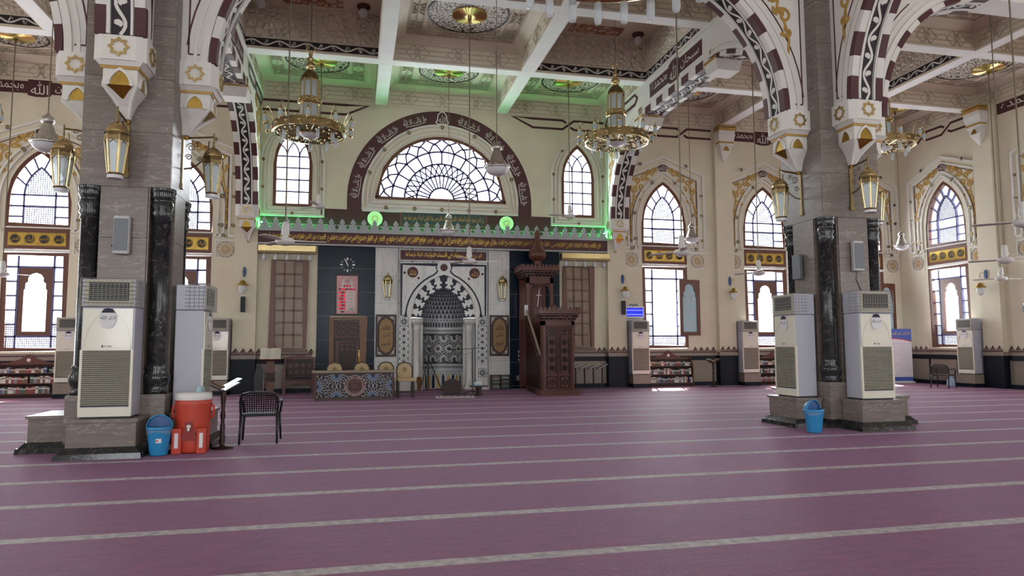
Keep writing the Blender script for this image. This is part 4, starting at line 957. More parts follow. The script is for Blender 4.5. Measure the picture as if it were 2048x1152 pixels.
for j,z in enumerate((.95,1.285,1.62)):
    for i in range(-1,7):
        uc=LN/2+(i-2.5+.5*(j%2)-.25)*.37
        for k in range(12):
            a=2*PI*k/12+.13; l=leaf(uc+.05*cos(a),z+.05*sin(a),.13,.026,a,4)
            if all(.13<u<LN-.13 and .81<v<1.76 for u,v in l): pe.sheet(l,.010,0,Tn)
            d=(uc+.205*cos(a),z+.205*sin(a))
            if .15<d[0]<LN-.15 and .83<d[1]<1.74: pe.sheet([(d[0]-.02,d[1]),(d[0],d[1]-.02),(d[0]+.02,d[1]),(d[0],d[1]+.02)],.010,0,Tn)
pe.build('star_petals','marble',sp,kind='stuff')
av=[MB(),MB(),MB()]
for k in range(12):
    u=LN*(k+.5)/12; av[k%2].prism([(u-.045,.03),(u+.045,.03),(u+.045,.38),(u,.50),(u-.045,.38)],0,.008,0,Tn); av[2].ribbon([(u-.06,.03),(u-.06,.40),(u,.54),(u+.06,.40),(u+.06,.03)],.018,0,.014,0,Tn)
av[0].build('navy_arcade','inlay_navy',nd); av[1].build('gold_arcade','gold_paint',nd); av[2].build('arcade_ribs','marble',nd)
for s in (-1,1):
    c=MB(); c.box(s*.83-.17,s*.83+.17,-.13,.12,0,.10); c.lathe([(.15,.10),(.15,.15),(.125,.19),(.115,.22),(.115,1.86),(.135,1.9),(.115,1.94),(.13,2.02),(.15,2.06)],18,(s*.83,-.0,0)); c.box(s*.83-.17,s*.83+.17,-.14,.12,2.06,2.24); c.build('colonnette','marble',mh,True)
    q=MB(); q.ribbon([(s*1.235-.16,.78),(s*1.235+.16,.78),(s*1.235+.16,1.98),(s*1.235-.16,1.98)],.02,.07,.085,0,wallT,True); q.build('strip_frame','marble_grey',fr)
    g=MB()
    for zc in (2.13,.52):
        g.ribbon([(s*1.235-.13,zc-.13),(s*1.235+.13,zc-.13),(s*1.235+.13,zc+.13),(s*1.235-.13,zc+.13)],.012,.07,.076,0,wallT,True)
        for k in range(8): a=PI*k/4; g.sheet(leaf(s*1.235+.02*cos(a),zc+.02*sin(a),.09,.026,a,4),.075); g.sheet([(s*1.235+.1*cos(a+.39)-.02,zc+.1*sin(a+.39)),(s*1.235+.1*cos(a+.39),zc+.1*sin(a+.39)-.02),(s*1.235+.1*cos(a+.39)+.02,zc+.1*sin(a+.39)),(s*1.235+.1*cos(a+.39),zc+.1*sin(a+.39)+.02)],.075)
    for k in range(6):
        z=.89+k*.2; g.disc(s*1.235,z,.05,.07,.076,8)
        for e in range(8): a=PI*e/4+.39; g.sheet([(s*1.235+.085*cos(a)-.018,z+.085*sin(a)),(s*1.235+.085*cos(a),z+.085*sin(a)-.018),(s*1.235+.085*cos(a)+.018,z+.085*sin(a)),(s*1.235+.085*cos(a),z+.085*sin(a)+.018)],.075)
        for e in (-1,1): g.sheet([(s*1.235+e*.14,z+.04),(s*1.235+e*.095,z+.1),(s*1.235+e*.14,z+.16)],.075)
    g.build('strip_inlay','inlay_dark',fr,kind='stuff')
# framed gilt panels either side
def gilt_panel(x,label):
    r=empty('gilt_panel',(x,0,0),0,label,'framed panel'); 
    MB().wbox(-.315,.315,1.05,2.35,.03,.07).build('frame','wood_dark',r); MB().wbox(-.27,.27,1.10,2.30,.07,.074).build('ground','desk_brown',r)
    q=[(0,2.27),(.07,2.21),(.15,2.17),(.19,2.07),(.22,2.0),(.22,1.40),(.19,1.33),(.15,1.23),(.07,1.19),(0,1.13)]; pl=q+[(-u,v) for u,v in q[-2:0:-1]]
    f=MB().prism(pl,.074,.080).build('gilt_field','tan_gold',r); MB().ribbon(pl,.02,.076,.088,0,wallT,True).build('field_border','ink',r)
    c=MB()
    for su in (-1,1):
        for sv in (-1,1): 
            for k in range(3): c.prism(leaf(su*.245,1.70+sv*.575,.13-.02*k,.025,math.atan2(-sv,-su)+(k-1)*.5,4),.074,.08)
            c.ribbon([(su*.25,1.7+sv*.36),(su*.25,1.7+sv*.58),(su*.10,1.7+sv*.58)],.012,.074,.08)
    c.build('corner_leaves','page',r)
    t=MB(); t.text(text('الله'),0,1.96,.083,0,wallT,W=.25,H=.17); t.text(text('الحي'),0,1.70,.083,0,wallT,W=.22,H=.17); t.text(text('القيوم'),0,1.43,.083,0,wallT,W=.26,H=.17); t.build('script','ink',f)
gilt_panel(-1.714,'framed gilt calligraphy panel between the door and the mihrab'); gilt_panel(1.856,'framed gilt calligraphy panel between the mihrab and the minbar')
# ---------------------------------------------------------------- gridded lower windows + spot rails
def grid_window(n,x,label):
    r=empty('window_%d'%n,(x,0,0),0,label,None,kind='structure'); w=.52
    mb=MB(); mb.ribbon([(-w+.05,1.32),(-w+.05,3.96),(w-.05,3.96),(w-.05,1.32)],.10,0,.10,0,wallT,True); mb.wbox(-w-.05,w+.05,1.22,1.28,0,.13); mb.build('window_frame','wood_frame',r)
    mb=MB()
    for u in (-.145,.145): mb.ribbon([(u,1.36),(u,3.92)],.045,0,.07)
    zz=[1.36+(3.92-1.36)*k/7 for k in range(8)]
    for z in zz[1:-1]: mb.ribbon([(-.42,z),(.42,z)],.045,0,.07)
    mb.build('window_bars','wood_frame',r)
    for k in range(7):
        for u0,u1 in ((-.42,-.145),(-.145,.145),(.145,.42)): MB().sheet([(u0,zz[k]),(u1,zz[k]),(u1,zz[k+1]),(u0,zz[k+1])],.02).build('pane','glass_brown',r)
grid_window(60,-4.60,'brown glazed gridded wooden window behind the reading stand'); grid_window(61,4.52,'brown glazed gridded wooden window behind the minbar')
def spot_rail(x,label):
    r=empty('spot_rail',(x,0,0),0,label,'light fixture'); mb=MB(); mb.box(-.82,.82,-.30,-.02,4.22,4.39); mb.build('gilt_box','brass',r)
    mb=MB(); mb.box(-.84,.84,-.32,-.02,4.16,4.205); mb.build('lower_rim','brass_dark',r)
    for k in range(5):
        u=-.66+.33*k; m=MB(); m.lathe([(.015,.0),(.015,-.05),(.05,-.06),(.055,-.2),(.0,-.2)],10,(u,-.2,4.16)); m.build('spot','lamp_white',r,True)
spot_rail(-4.66,'gilt light rail with five small spots above the desk side gridded window'); spot_rail(4.72,'gilt light rail with five small spots above the minbar side gridded window')
# ---------------------------------------------------------------- door, clock, prayer times board
d=empty('door_1',(-2.87,0,0),0,'carved dark wooden door in a brown frame beside the clock',None,kind='structure')
mb=MB(); mb.ribbon([(-.47,0),(-.47,2.23),(.47,2.23),(.47,0)],.13,0,.12); mb.build('door_frame','wood_brown',d)
lf=MB().wbox(-.41,.41,.01,2.17,.0,.05).build('door_leaf','wood_dark',d)
mb=MB(); mb.ribbon([(-.36,1.66),(.36,1.66),(.36,2.12),(-.36,2.12)],.04,.05,.08,0,wallT,True); mb.ribbon([(0,1.66),(0,2.12)],.04,.05,.08)
for s in (-1,1): 
    for e in (-1,1): mb.ribbon([(s*.18-.14,1.89-e*.18),(s*.18+.14,1.89+e*.18)],.035,.05,.075)
    mb.ribbon([(s*.18-.12,1.89),(s*.18,2.05),(s*.18+.12,1.89),(s*.18,1.73)],.03,.05,.078,0,wallT,True)
mb.ribbon([(-.30,.2),(.30,.2),(.30,1.52),(-.30,1.52)],.05,.05,.075,0,wallT,True)
for k in range(3):
    for j in range(2): 
        c0,z0=-.16+.16*k,1.28+.14*j
        for e in range(6): mb.prism(leaf(c0,z0,.07,.022,PI*e/3,4),.05,.07)
mb.build('door_carving','wood_red',lf)
mb=MB(); mb.tube([(.35,-.05,1.22),(.35,-.11,1.2),(.35,-.12,1.05),(.35,-.11,.92),(.35,-.05,.9)],.015,8); mb.wbox(.32,.38,.86,1.26,.05,.058); mb.build('door_handle','gold',lf)
ck=empty('wall_clock',(-2.90,0,3.87),0,'round dark wall clock with white hour marks','clock')
MB().disc(0,0,.245,.03,.07,32).build('clock_face','navy_tile',ck); mk=MB()
for k in range(12):
    a=PI*k/6; l,w=(.075,.045) if k%3==0 else (.06,.014); mk.ribbon([((.22-l)*sin(a),(.22-l)*cos(a)),(.22*sin(a),.22*cos(a))],w,.07,.074)
mk.build('hour_marks','bead_white',ck)
mb=MB(); mb.ribbon([(.03*sin(.5),-.03),(-.155*sin(.44),.155*cos(.44))],.022,.076,.08); mb.build('hour_hand','bead_white',ck); mb=MB(); mb.ribbon([(.03,-.05),(-.19*sin(.34),.19*cos(.34))],.014,.082,.085); mb.build('minute_hand','bead_white',ck)
pb=empty('prayer_board',(-2.90,0,2.945),0,'pink electronic prayer times board with red digits above the door','board')
MB().wbox(-.355,.355,-.63,.63,.03,.08).build('frame','wood_dark',pb); MB().wbox(-.31,.31,-.58,.58,.08,.085).build('face','board_pink',pb)
pl=[(-.16,.26),(-.17,.36),(-.13,.46),(0,.56),(.13,.46),(.17,.36),(.16,.26),(.24,.2),(.24,-.48),(-.24,-.48),(-.24,.2)]
MB().prism(pl,.085,.087).build('pale_arch','board_white',pb); rosette(pb,0,.43,.10,'emblem','board_white','board_pink','board_pink',.087)
mb=MB(); dg=MB()
SEG={'0':'abcdef','1':'bc','2':'abged','3':'abgcd','4':'fgbc','5':'afgcd','6':'afgedc','7':'abc','8':'abcdefg','9':'abfgcd'}
def seven(mb,s,u,v,h,w):
    n=len(s); cw=h*.62; u0=u-(n-1)*cw*1.25/2
    for i,ch in enumerate(s):
        c=u0+i*cw*1.25
        if ch==':': mb.disc(c,v+h*.18,h*.08,w,w+.002,6); mb.disc(c,v-h*.18,h*.08,w,w+.002,6); continue
        a,b=cw*.36,h*.46
        sg_={'a':[(-a,b),(a,b)],'b':[(a,b),(a,0)],'c':[(a,0),(a,-b)],'d':[(-a,-b),(a,-b)],'e':[(-a,0),(-a,-b)],'f':[(-a,b),(-a,0)],'g':[(-a,0),(a,0)]}
        for q in SEG.get(ch,''): mb.ribbon([(c+x,v+y) for x,y in sg_[q]],h*.14,w,w+.002,flat=True)
for (u,v,w_,h_,s_) in ((0,.27,.22,.06,'10:56'),(-.12,.17,.25,.065,'2025'),(.13,.17,.22,.065,'12:07'),*[(-.14,.07-.098*k,.19,.075,s) for k,s in enumerate(('04:12','05:38','11:58','03:24','06:17','07:44'))],(-.13,-.52,.11,.05,'')):
    mb.wbox(u-w_/2,u+w_/2,v-h_/2,v+h_/2,.087,.092); seven(dg,s_,u,v,h_*.72,.0925)
mb.build('digit_windows','led_dark',pb); dg.build('red_digits','led_red',pb)
mb=MB(); 
for k,s_ in enumerate(('الفجر','الشروق','الظهر','العصر','المغرب','العشاء')): mb.text(text(s_),.11,.07-.098*k,.090,0,wallT,H=.045)
mb.build('prayer_names','maroon',pb)
mb=MB(); mb.ribbon([(.235,-.42),(.235,-.12),(.24,-.02)],lambda t:.04*(1-t)+.008,.087,.092); mb.sphere((.14,-.09,-.44),.05,8,6); mb.wbox(.06,.26,-.5,-.44,.087,.092); mb.build('mosque_print','book_white',pb)
# small switches on the navy panel beside the minbar
sw=empty('switch_plate',(2.52,0,0),0,'three small white switches on the navy tiles','switch'); mb=MB()
for z in (1.18,1.05,.92): mb.wbox(-.045,.045,z-.03,z+.03,.03,.042)
mb.build('switch','plastic_white',sw); MB().wbox(-.10,.10,.27,.42,.03,.045).build('floor_socket','mesh_metal',sw)
# ================================================================ PIERS
def pier(x,label):
    r=empty('pier',(x,PY,0),0,label,'column'); h=PH; c=.29
    mb=MB(); mb.box(-h+.02,h-.02,-h+.02,h-.02,3.58,8.98); mb.box(-c+.02,c-.02,-h+.02,h-.02,.757,3.6); mb.box(-h+.02,h-.02,-c+.02,c-.02,.757,3.6); mb.box(-.36,.36,-.36,.36,.757,3.6); mb.build('core','stone_joint',r)
    g=.003
    def slab(u0,u1,z0,z1,k):
        T=[lambda u,v,w:(u,-h+.022-w,v),lambda u,v,w:(h-.022+w,u,v),lambda u,v,w:(-u,h-.022+w,v),lambda u,v,w:(-h+.022-w,-u,v)][k]
        MB().wbox(u0+g,u1-g,z0+g,z1-g,0,.022,0,T).build('stone_slab','stone',r)
    zs=[3.58+.771*i for i in range(8)]; zl=[.76,1.465,2.17,2.875,3.58]
    for k in range(4):
        e=h if k%2==0 else h-.022
        for a,b in zip(zs,zs[1:]): slab(-e,e,a,b,k)
        for a,b in zip(zl,zl[1:]): slab(-c,c,a,b,k)
    for sx in (-1,1):
        for sy in (-1,1):
            # recess cheeks behind the colonnette
            mb=MB(); mb.box(*sorted((sx*.29,sx*.31)),*sorted((sy*.35,sy*.55)),.76,3.58); mb.box(*sorted((sx*.35,sx*.55)),*sorted((sy*.29,sy*.31)),.76,3.58); mb.build('recess_cheek','stone',r)
            m=MB(); m.lathe([(.0,.76),(.155,.76),(.155,.80),(.13,.84),(.165,.92),(.17,1.0),(.125,1.08),(.145,1.12),(.115,1.16),(.112,3.12),(.13,3.14),(.12,3.18),(.145,3.22),(.125,3.27),(.15,3.33),(.13,3.38),(.135,3.43),(.16,3.47),(.15,3.50),(.165,3.53),(.165,3.58)],18,(sx*.455,sy*.455,0)); m.build('colonnette','black_marble',r,True)
    return r
def pedestal(x,where):
    r=empty('pedestal',(x,PY,0),0,'square stone pedestal with moulded cap under the pier %s'%where,'pedestal')
    MB().box(-.605,.605,-.605,.605,.13,.69).build('pedestal_block','stone',r); MB().taper(-.615,.615,-.615,.615,.69,.755,.012,.012).build('pedestal_cap','stone',r)
    MB().taper(-.618,.618,-.618,.618,0,.14,.01,.01).build('pedestal_base','black_marble',r)
    for k,f in enumerate(('on the side facing away from the mihrab','on the right hand side','on the side facing the mihrab','on the left hand side')):
        q=empty('stone_plinth',(x,PY,0),k*PI/2,'low stone plinth with black marble base %s of the pier %s'%(('front','wall facing','rear','other')[k] if False else ('in front','nave side','behind','aisle side')[k if x<0 else (0,3,2,1)[k]],where),'plinth')
        MB().box(-.40,.40,-1.10,-.62,.13,.445).build('plinth_block','stone',q); MB().box(-.425,.425,-1.125,-.62,.445,.485).build('plinth_top','stone',q)
        m=MB(); m.taper(-.50,.50,-1.21,-.62,0,.07,.01,.01); m.taper(-.47,.47,-1.18,-.62,.07,.14,.06,.06); m.build('plinth_base','black_marble',q)
pedestal(PX,'with the lone bin'); pedestal(-PX,'beside the orange cooler')
pier(PX,'grey stone pier with black marble corner colonnettes and the lone blue bin at its foot')
pier(-PX,'grey stone pier with black marble corner colonnettes beside the orange cooler')
# ---------------------------------------------------------------- floor standing air conditioners
def make_ac():
    r=empty('air_conditioner'); w=.31
    bevel(MB().box(-w,w,-.37,0,.02,1.42).build('body','ac_side',r),.012)
    MB().box(-w+.02,w-.02,-.35,-.01,0,.03).build('foot','ac_dark',r)
    MB().box(-w+.02,w-.02,-.385,-.36,.86,1.40).build('upper_cover','ac_cream',r)
    a=MB(); a.ribbon([(-.27,.90)]+[(-.27+.27*(1-cos(PI/2*i/8)),.90+.45*sin(PI/2*i/8)) for i in range(9)]+[(.27-.27*(1-cos(PI/2*i/8)),.90+.45*sin(PI/2*i/8)) for i in range(8,-1,-1)]+[(.27,.90)],.012,.385,.392); a.prism([(-.27,.86),(.27,.86),(.27,.93),(.1,.955),(0,.96),(-.1,.955),(-.27,.93)],.385,.394); a.build('cover_ridge','ac_cream',r)
    MB().box(-w+.03,w-.03,-.378,-.36,.15,.86).build('grille_back','ac_dark',r)
    s=MB()
    for k in range(27): z=.165+.0257*k; s.add([(-.28,-.378,z),(.28,-.378,z),(.28,-.392,z+.011),(-.28,-.392,z+.011),(-.28,-.378,z+.017),(.28,-.378,z+.017)],[(0,1,2,3),(3,2,5,4)])
    s.build('louvres','ac_grille',r,kind='stuff')
    [MB().box(a_,a_+.03,-.39,-.36,.13,.87).build('grille_stile','ac_cream',r) for a_ in (-w,w-.03)]
    bevel(MB().box(-w,w,-.39,-.36,.02,.14).build('base_panel','ac_cream',r),.008)
    bevel(MB().box(-w-.005,w+.005,-.385,0,1.425,1.78).build('outlet_box','ac_side',r),.01)
    MB().box(-w+.03,w-.03,-.395,-.38,1.44,1.77).build('outlet_face','ac_grille',r); MB().box(-.235,.235,-.402,-.39,1.50,1.73).build('outlet_opening','ac_dark',r)
    lv=MB()
    for k in range(9): z=1.51+.025*k; lv.box(-.23,.23,-.405,-.402,z,z+.006)
    lv.build('outlet_vanes','mesh_metal',r)
    cg=MB(); t=.0028
    for k in range(14): u=-.32+.64*k/13; cg.tube([(u,-.425,1.42),(u,-.425,1.79)],t,4,caps=False)
    for k in range(8): z=1.42+.37*k/7; cg.tube([(-.325,-.12,z),(-.325,-.425,z),(.325,-.425,z),(.325,-.12,z)],t,4,caps=False)
    for s_ in (-1,1):
        for k in range(1,6): y=-.12-.061*k; cg.tube([(s_*.325,y,1.42),(s_*.325,y,1.79)],t,4,caps=False)
    cg.build('wire_cage','mesh_metal',r,kind='stuff')
    eg=[(0,.145),(.05,.13),(.085,.085),(.10,.02),(.095,-.045),(.065,-.105),(.025,-.13)]; eg=[(u,v+1.27) for u,v in eg+[(-u,v) for u,v in eg[:0:-1]]]
    st=MB().prism(eg,.392,.398).build('sticker','paper',r); hd=[(u,v) for u,v in eg if v>1.34]
    m=MB(); m.prism([(.082,1.345),(.05,1.395),(0,1.408),(-.05,1.395),(-.082,1.345)],.398,.400); m.text(text('اذكر الله'),0,1.285,.400,0,wallT,W=.175,H=.07); m.build('sticker_print','navy_print',st)
    m=MB(); m.text(text('YORK',1,False),.01,.915,.396,0,wallT,W=.10); m.wbox(-.06,-.045,.90,.93,.394,.396); m.build('logo','ink',r)
    return r
ac0=make_ac(); used=[False]
def ac(x,y,z,rz,label):
    o=ac0 if not used[0] else dup(ac0); used[0]=True; o.location=(x,y,z); o.rotation_euler=(0,0,rz); return tag(o,label,'air conditioner','floor standing air conditioners')
FO=.63
ac(-PX,PY-FO,.485,0,'cream floor air conditioner on the front face of the pier beside the orange cooler')
ac(-PX+FO,PY,.485,PI/2,'floor air conditioner seen from its grey side just behind the orange cooler')
ac(PX-FO,PY,.485,-PI/2,'floor air conditioner on the minbar facing side of the pier with the lone blue bin')
ac(PX,PY-FO,.485,0,'cream floor air conditioner on the front face of the pier with the lone blue bin')
for x,l in ((-6.51,'cream floor air conditioner on the wall near the black plastic chair and reading stand'),(-10.27,'cream floor air conditioner beside the bookcase beyond the cooler pier'),(6.52,'cream floor air conditioner below the glowing blue insect lamp'),(10.54,'cream floor air conditioner against the wall next to the second tall aisle window')):
    yy=-.08 if abs(x)!=10.27 else -.26; ac(x,yy,.41,0,l); q=empty('ac_plinth',(x,yy,0),0,'low granite plinth of the unit '+' '.join(l.split('air conditioner ')[1].split()[:9]),'plinth')
    MB().box(-.31,.31,-.44,.0,.12,.38).build('block','granite',q); MB().box(-.32,.32,-.46,.0,.38,.41).build('slab','granite',q); MB().box(-.31,.31,-.45,.0,0,.12).build('base','navy_stone',q)
ac(17.0,-3.10,.41,-PI/2,'floor air conditioner on the side wall near the lone black armchair')
q=empty('ac_plinth',(17.1,-3.05,0),-PI/2,'low granite plinth on the side wall beside the white plastic bag','plinth'); MB().box(-.42,.42,-.56,-.06,.12,.38).build('block','granite',q); MB().box(-.44,.44,-.58,-.06,.38,.41).build('slab','granite',q); MB().box(-.42,.42,-.57,-.06,0,.12).build('base','navy_stone',q)
# ---------------------------------------------------------------- lanterns
def lantern_body(r,cy,zt):   # zt = top of finial
    m=MB(); m.lathe([(.0,0),(.018,-.02),(.008,-.05),(.022,-.07),(.012,-.09),(.035,-.10),(.085,-.135),(.125,-.19),(.14,-.235),(.135,-.25),(.15,-.262)],18,(0,cy,zt)); m.build('dome','brass',r,True)
    z0=zt-.26
    m=MB(); m.lathe([(.15,0),(.152,-.015),(.14,-.035),(.142,-.10)],6,(0,cy,z0)); m.build('collar','brass_dark',r)
    m=MB(); m.lathe([(.139,-.03),(.140,-.10),(.088,-.53),(.088,-.53)],6,(0,cy,z0)); gl=m.build('glass','lamp_glass',r)
    m=MB()
    for k in range(6):
        a=PI*k/3; p=(.143*cos(a),cy+.143*sin(a),z0-.10); q_=(.091*cos(a),cy+.091*sin(a),z0-.53); m.tube([(.143*cos(a),cy+.143*sin(a),z0-.02),p,q_],.009,5)
        b=PI*(k+1)/3; P=lambda t,s:tuple((1-s)*(a_*(1-t)+b_*t)+s*(c_*(1-t)+d_*t) for a_,b_,c_,d_ in zip(p,(.143*cos(b),cy+.143*sin(b),z0-.10),q_,(.091*cos(b),cy+.091*sin(b),z0-.53)))
        m.tube([P(.14,.02),P(.16,.10),P(.30,.06),P(.5,.0)],.006,4); m.tube([P(.86,.02),P(.84,.10),P(.70,.06),P(.5,.0)],.006,4)
        m.tube([P(.14,.02),P(.14,.98),P(.86,.98),P(.86,.02)],.004,4)
    m.lathe([(.10,-.52),(.105,-.535),(.09,-.55)],6,(0,cy,z0)); m.build('ribs','brass',r)
    m=MB(); m.lathe([(.095,-.55),(.095,-.595),(.0,-.598)],14,(0,cy,z0)); m.build('lower_cap','lamp_white',r)
def pier_lantern():
    r=empty('bracket_lantern'); zt=4.50
    m=MB(); m.box(-.03,.03,-.02,0,3.72,4.58); m.box(-.045,.045,-.03,0,3.70,3.78); m.build('wall_plate','brass_dark',r)
    m=MB(); m.tube([(0,-.02,4.46),(0,-.43,4.50)],.018,6); m.tube([(0,-.43,4.43),(0,-.43,4.56)],.012,6)
    m.tube([(0,-.03,4.0)]+[(0,-.03-.34*sin(PI/2*i/6),4.0+.44*(1-cos(PI/2*i/6))) for i in range(1,7)],.012,5)
    for (cy,cz,rr) in ((-.12,4.33,.07),(-.22,4.38,.05),(-.09,4.18,.05)): m.tube([(0,cy+u,cz+v) for u,v in spiral(0,0,rr,0,1.4,1,12)],.007,4)
    m.build('scroll_arm','brass_dark',r); lantern_body(r,-.43,4.44); return r
ln0=pier_lantern(); lu_=[False]
for s,sd in ((-1,'cooler pier'),(1,'lone bin pier')):
    for (dx,dy,rz,l) in ((0,-PH,0,'front face of the %s'%sd),(-PH,0,-PI/2,('aisle side' if s<0 else 'nave side')+' of the %s'%sd),(PH,0,PI/2,('nave side' if s<0 else 'aisle side')+' of the %s'%sd)):
        o=ln0 if not lu_[0] else dup(ln0); lu_[0]=True; o.location=(s*PX+dx,PY+dy,0); o.rotation_euler=(0,0,rz); tag(o,'brass and frosted glass lantern on a scroll bracket, '+l,'lantern','lanterns on the piers')
for x,l in ((-1.68,'door'),(1.945,'minbar')):
    r=empty('wall_lantern',(x,0,0),0,'small brass and glass lantern on the white marble between the mihrab and the %s'%l,'lantern','lanterns beside the mihrab'); MB().box(-.03,.03,-.06,-.03,3.3,3.6).build('wall_plate','brass_dark',r); lantern_body(r,-.2,3.66)
# ---------------------------------------------------------------- bell sconces on the pilasters
def sconce(x,y,rz,z,label):
    r=empty('bell_sconce',(x,y,0),rz,label,'wall lamp','glass bell lamps on pilasters')
    m=MB(); m.prism([(.05*cos(a),z+.62+.16*sin(a)) for a in [2*PI*i/14 for i in range(14)]],0,.03); m.build('wall_plate','plastic_blue_dark',r)
    m=MB(); m.tube([(0,-.03,z+.66),(0,-.12,z+.70),(0,-.22,z+.66),(0,-.24,z+.60)],.010,6); m.build('hook','brass',r)
    m=MB()
    for k in range(3): a=2*PI*k/3+.5; m.tube([(0,-.24,z+.6),(.15*cos(a),-.24+.15*sin(a),z+.22)],.004,4)
    m.build('chains','brass',r)
    m=MB(); m.lathe([(.03,.36),(.08,.32),(.10,.26),(.15,.235),(.17,.22),(.165,.205),(.10,.20)],16,(0,-.24,z)); m.build('gilt_rim','gold',r,True)
    m=MB(); m.lathe([(.115,.20),(.12,.10),(.11,.03),(.06,-.03),(.01,-.05)],16,(0,-.24,z)); m.build('glass_bell','clear_bulb',r,True)
sconce(-5.86,-.2,0,2.95,'glass bell lamp on the pilaster beside the gridded window near the desk'); sconce(6.02,-.2,0,2.95,'glass bell lamp on the pilaster above the narrow black speaker by the minbar')
sconce(9.97,-.2,0,2.95,'glass bell lamp on the pilaster between the two aisle windows'); sconce(16.9,-3.75,-PI/2,2.95,'glass bell lamp on the side wall pilaster')
for x,l in ((-5.86,'narrow black speaker on the pilaster near the reading stand'),(6.0,'narrow black speaker on the pilaster beside the blue insect lamp')):
    r=empty('column_speaker',(x,-.2,0),0,l,'speaker'); MB().box(-.03,.03,-.10,0,2.55,2.62).build('mount','plastic_black',r); bevel(MB().box(-.065,.065,-.16,-.06,2.38,2.84).build('case','plastic_black',r),.015); MB().box(-.05,.05,-.165,-.158,2.41,2.81).build('grille','ac_dark',r)
for s,l in ((-1,'grey wall speaker on the cooler pier above the air conditioner'),(1,'grey wall speaker with a dangling wire on the lone bin pier')):
    r=empty('wall_speaker',(s*PX+(.0 if s<0 else .02),PY-PH,0),0,l,'speaker'); bevel(MB().box(-.1,.1,-.11,-.02,2.64,3.16).build('case','speaker_case',r),.02); MB().box(-.088,.088,-.116,-.108,2.68,3.12).build('grille','speaker_grey',r); MB().box(-.03,.03,-.03,0,2.8,3.0).build('mount','plastic_black',r)
    m=MB(); m.tube([(.02,-.02,2.64),(.0,-.01,2.5),(.06,-.01,2.38),(.1,-.012,2.28)] if s>0 else [(-.1,-.02,2.8),(-.14,-.01,2.76),(-.1,-.01,2.72)],.006,5); m.build('wire','plastic_black',r)
r=empty('wall_speaker',(PX-PH,PY+.1,0),-PI/2,'grey wall speaker on the nave side of the lone bin pier','speaker'); bevel(MB().box(-.1,.1,-.11,-.02,2.55,3.0).build('case','speaker_grey',r),.02); MB().box(-.03,.03,-.03,0,2.7,2.9).build('mount','plastic_black',r)
# insect lamp, emergency lamp
r=empty('insect_lamp',(6.47,0,0),0,'glowing blue insect lamp above the air conditioner','lamp'); mb=MB(); mb.wbox(-.33,.33,2.62,2.67,0,.14); mb.wbox(-.33,.33,2.28,2.33,0,.14); mb.wbox(.30,.33,2.33,2.62,0,.14); mb.wbox(-.33,-.30,2.33,2.62,0,.14); mb.build('housing','plastic_white',r)
MB().wbox(-.30,.30,2.33,2.62,0,.04).build('back','plastic_blue_dark',r)
for z in (2.40,2.54): MB().tube([(-.29,-.09,z),(.29,-.09,z)],.016,8).build('tube','blue_led',r)
mb=MB()
for s in (-1,1): mb.ribbon([(s*.08-.07+.14*i/6,2.69+.06*sin(PI*i/6)) for i in range(7)],.02,.02,.05)
mb.build('handle','plastic_blue_dark',r)
r=empty('emergency_lamp',(17.1,-5.0,2.45),-PI/2,'twin head grey emergency lamp on the side wall','lamp'); bevel(MB().wbox(-.16,.16,-.12,.05,0,.14).build('case','speaker_grey',r),.02)
for s in (-1,1): m=MB(); m.sphere((s*.08,-.08,.12),.07,10,7); m.build('lamp_head','silver',r,True)
m=MB(); m.tube([(0,-.05,-.12),(.02,-.05,-.25),(-.04,-.04,-.32),(.03,-.04,-.38),(0,-.03,-.45)],.008,5); m.wbox(-.04,.04,-.3,-.24,.02,.06); m.build('cord','plastic_black',r)
# ================================================================ THINGS ON THE FLOOR
def bin_(x,y,rz,label):
    r=empty('waste_bin',(x,y,0),rz,label,'bin','blue waste bins')
    m=MB(); m.lathe([(.0,.005),(.105,.005),(.11,.02),(.145,.33),(.15,.345)],22); m.build('bucket','plastic_blue',r,True)
    m=MB(); m.lathe([(.152,.33),(.158,.335),(.155,.365),(.14,.37)],22); m.build('rim','plastic_blue',r,True)
    m=MB(); m.lathe([(.150*cos(PI/2*i/6)+.002,.36+.15*sin(PI/2*i/6)) for i in range(7)],22,a0=0,a1=PI); m.build('lid_dome','plastic_blue',r,True)
    m=MB(); m.add([(0,-.0,.36)]+[(.135*cos(PI*i/14),.012,.365+.135*sin(PI*i/14)) for i in range(15)],[[0,i,i+1] for i in range(1,15)]); m.build('lid_mouth','plastic_blue_dark',r)
    m=MB(); m.tube([(.153*cos(PI*i/14),.0,.36+.152*sin(PI*i/14)) for i in range(15)],.009,6); m.build('lid_edge','plastic_blue',r,True)
    m=MB(); n=20
    for k in range(n): a=2*PI*k/n; b=2*PI*(k+1)/n; m.add([(.156*cos(a),.156*sin(a),.34),(.156*cos(b),.156*sin(b),.34),(.152*cos(b),.152*sin(b),.29+.02*sin(3*b)),(.152*cos(a),.152*sin(a),.29+.02*sin(3*a))],[(0,1,2,3)])
    m.build('bag_edge','wrap',r); return r
b1=bin_(-5.09,-11.93,0,'blue bin with a domed lid and small label next to the orange cooler')
m=MB()
for i in range(4): a0,a1=-PI/2-.25+.125*i+.2,-PI/2-.125+.125*i+.2; m.add([(.133*cos(a0),.133*sin(a0),.17),(.133*cos(a1),.133*sin(a1),.17),(.1365*cos(a1),.1365*sin(a1),.225),(.1365*cos(a0),.1365*sin(a0),.225)],[(0,1,2,3)])
m.build('label_sticker','paper',b1)
m=MB(); m.add([(.138*cos(a),.138*sin(a),z) for a,z in ((-1.58,.185),(-1.42,.185),(-1.42,.21),(-1.58,.21))],[(0,1,2,3)]); m.build('label_print','banner_red',b1)
bin_(4.47,-12.0,.3,'lone blue bin with a domed lid in front of the pier on the minbar side')
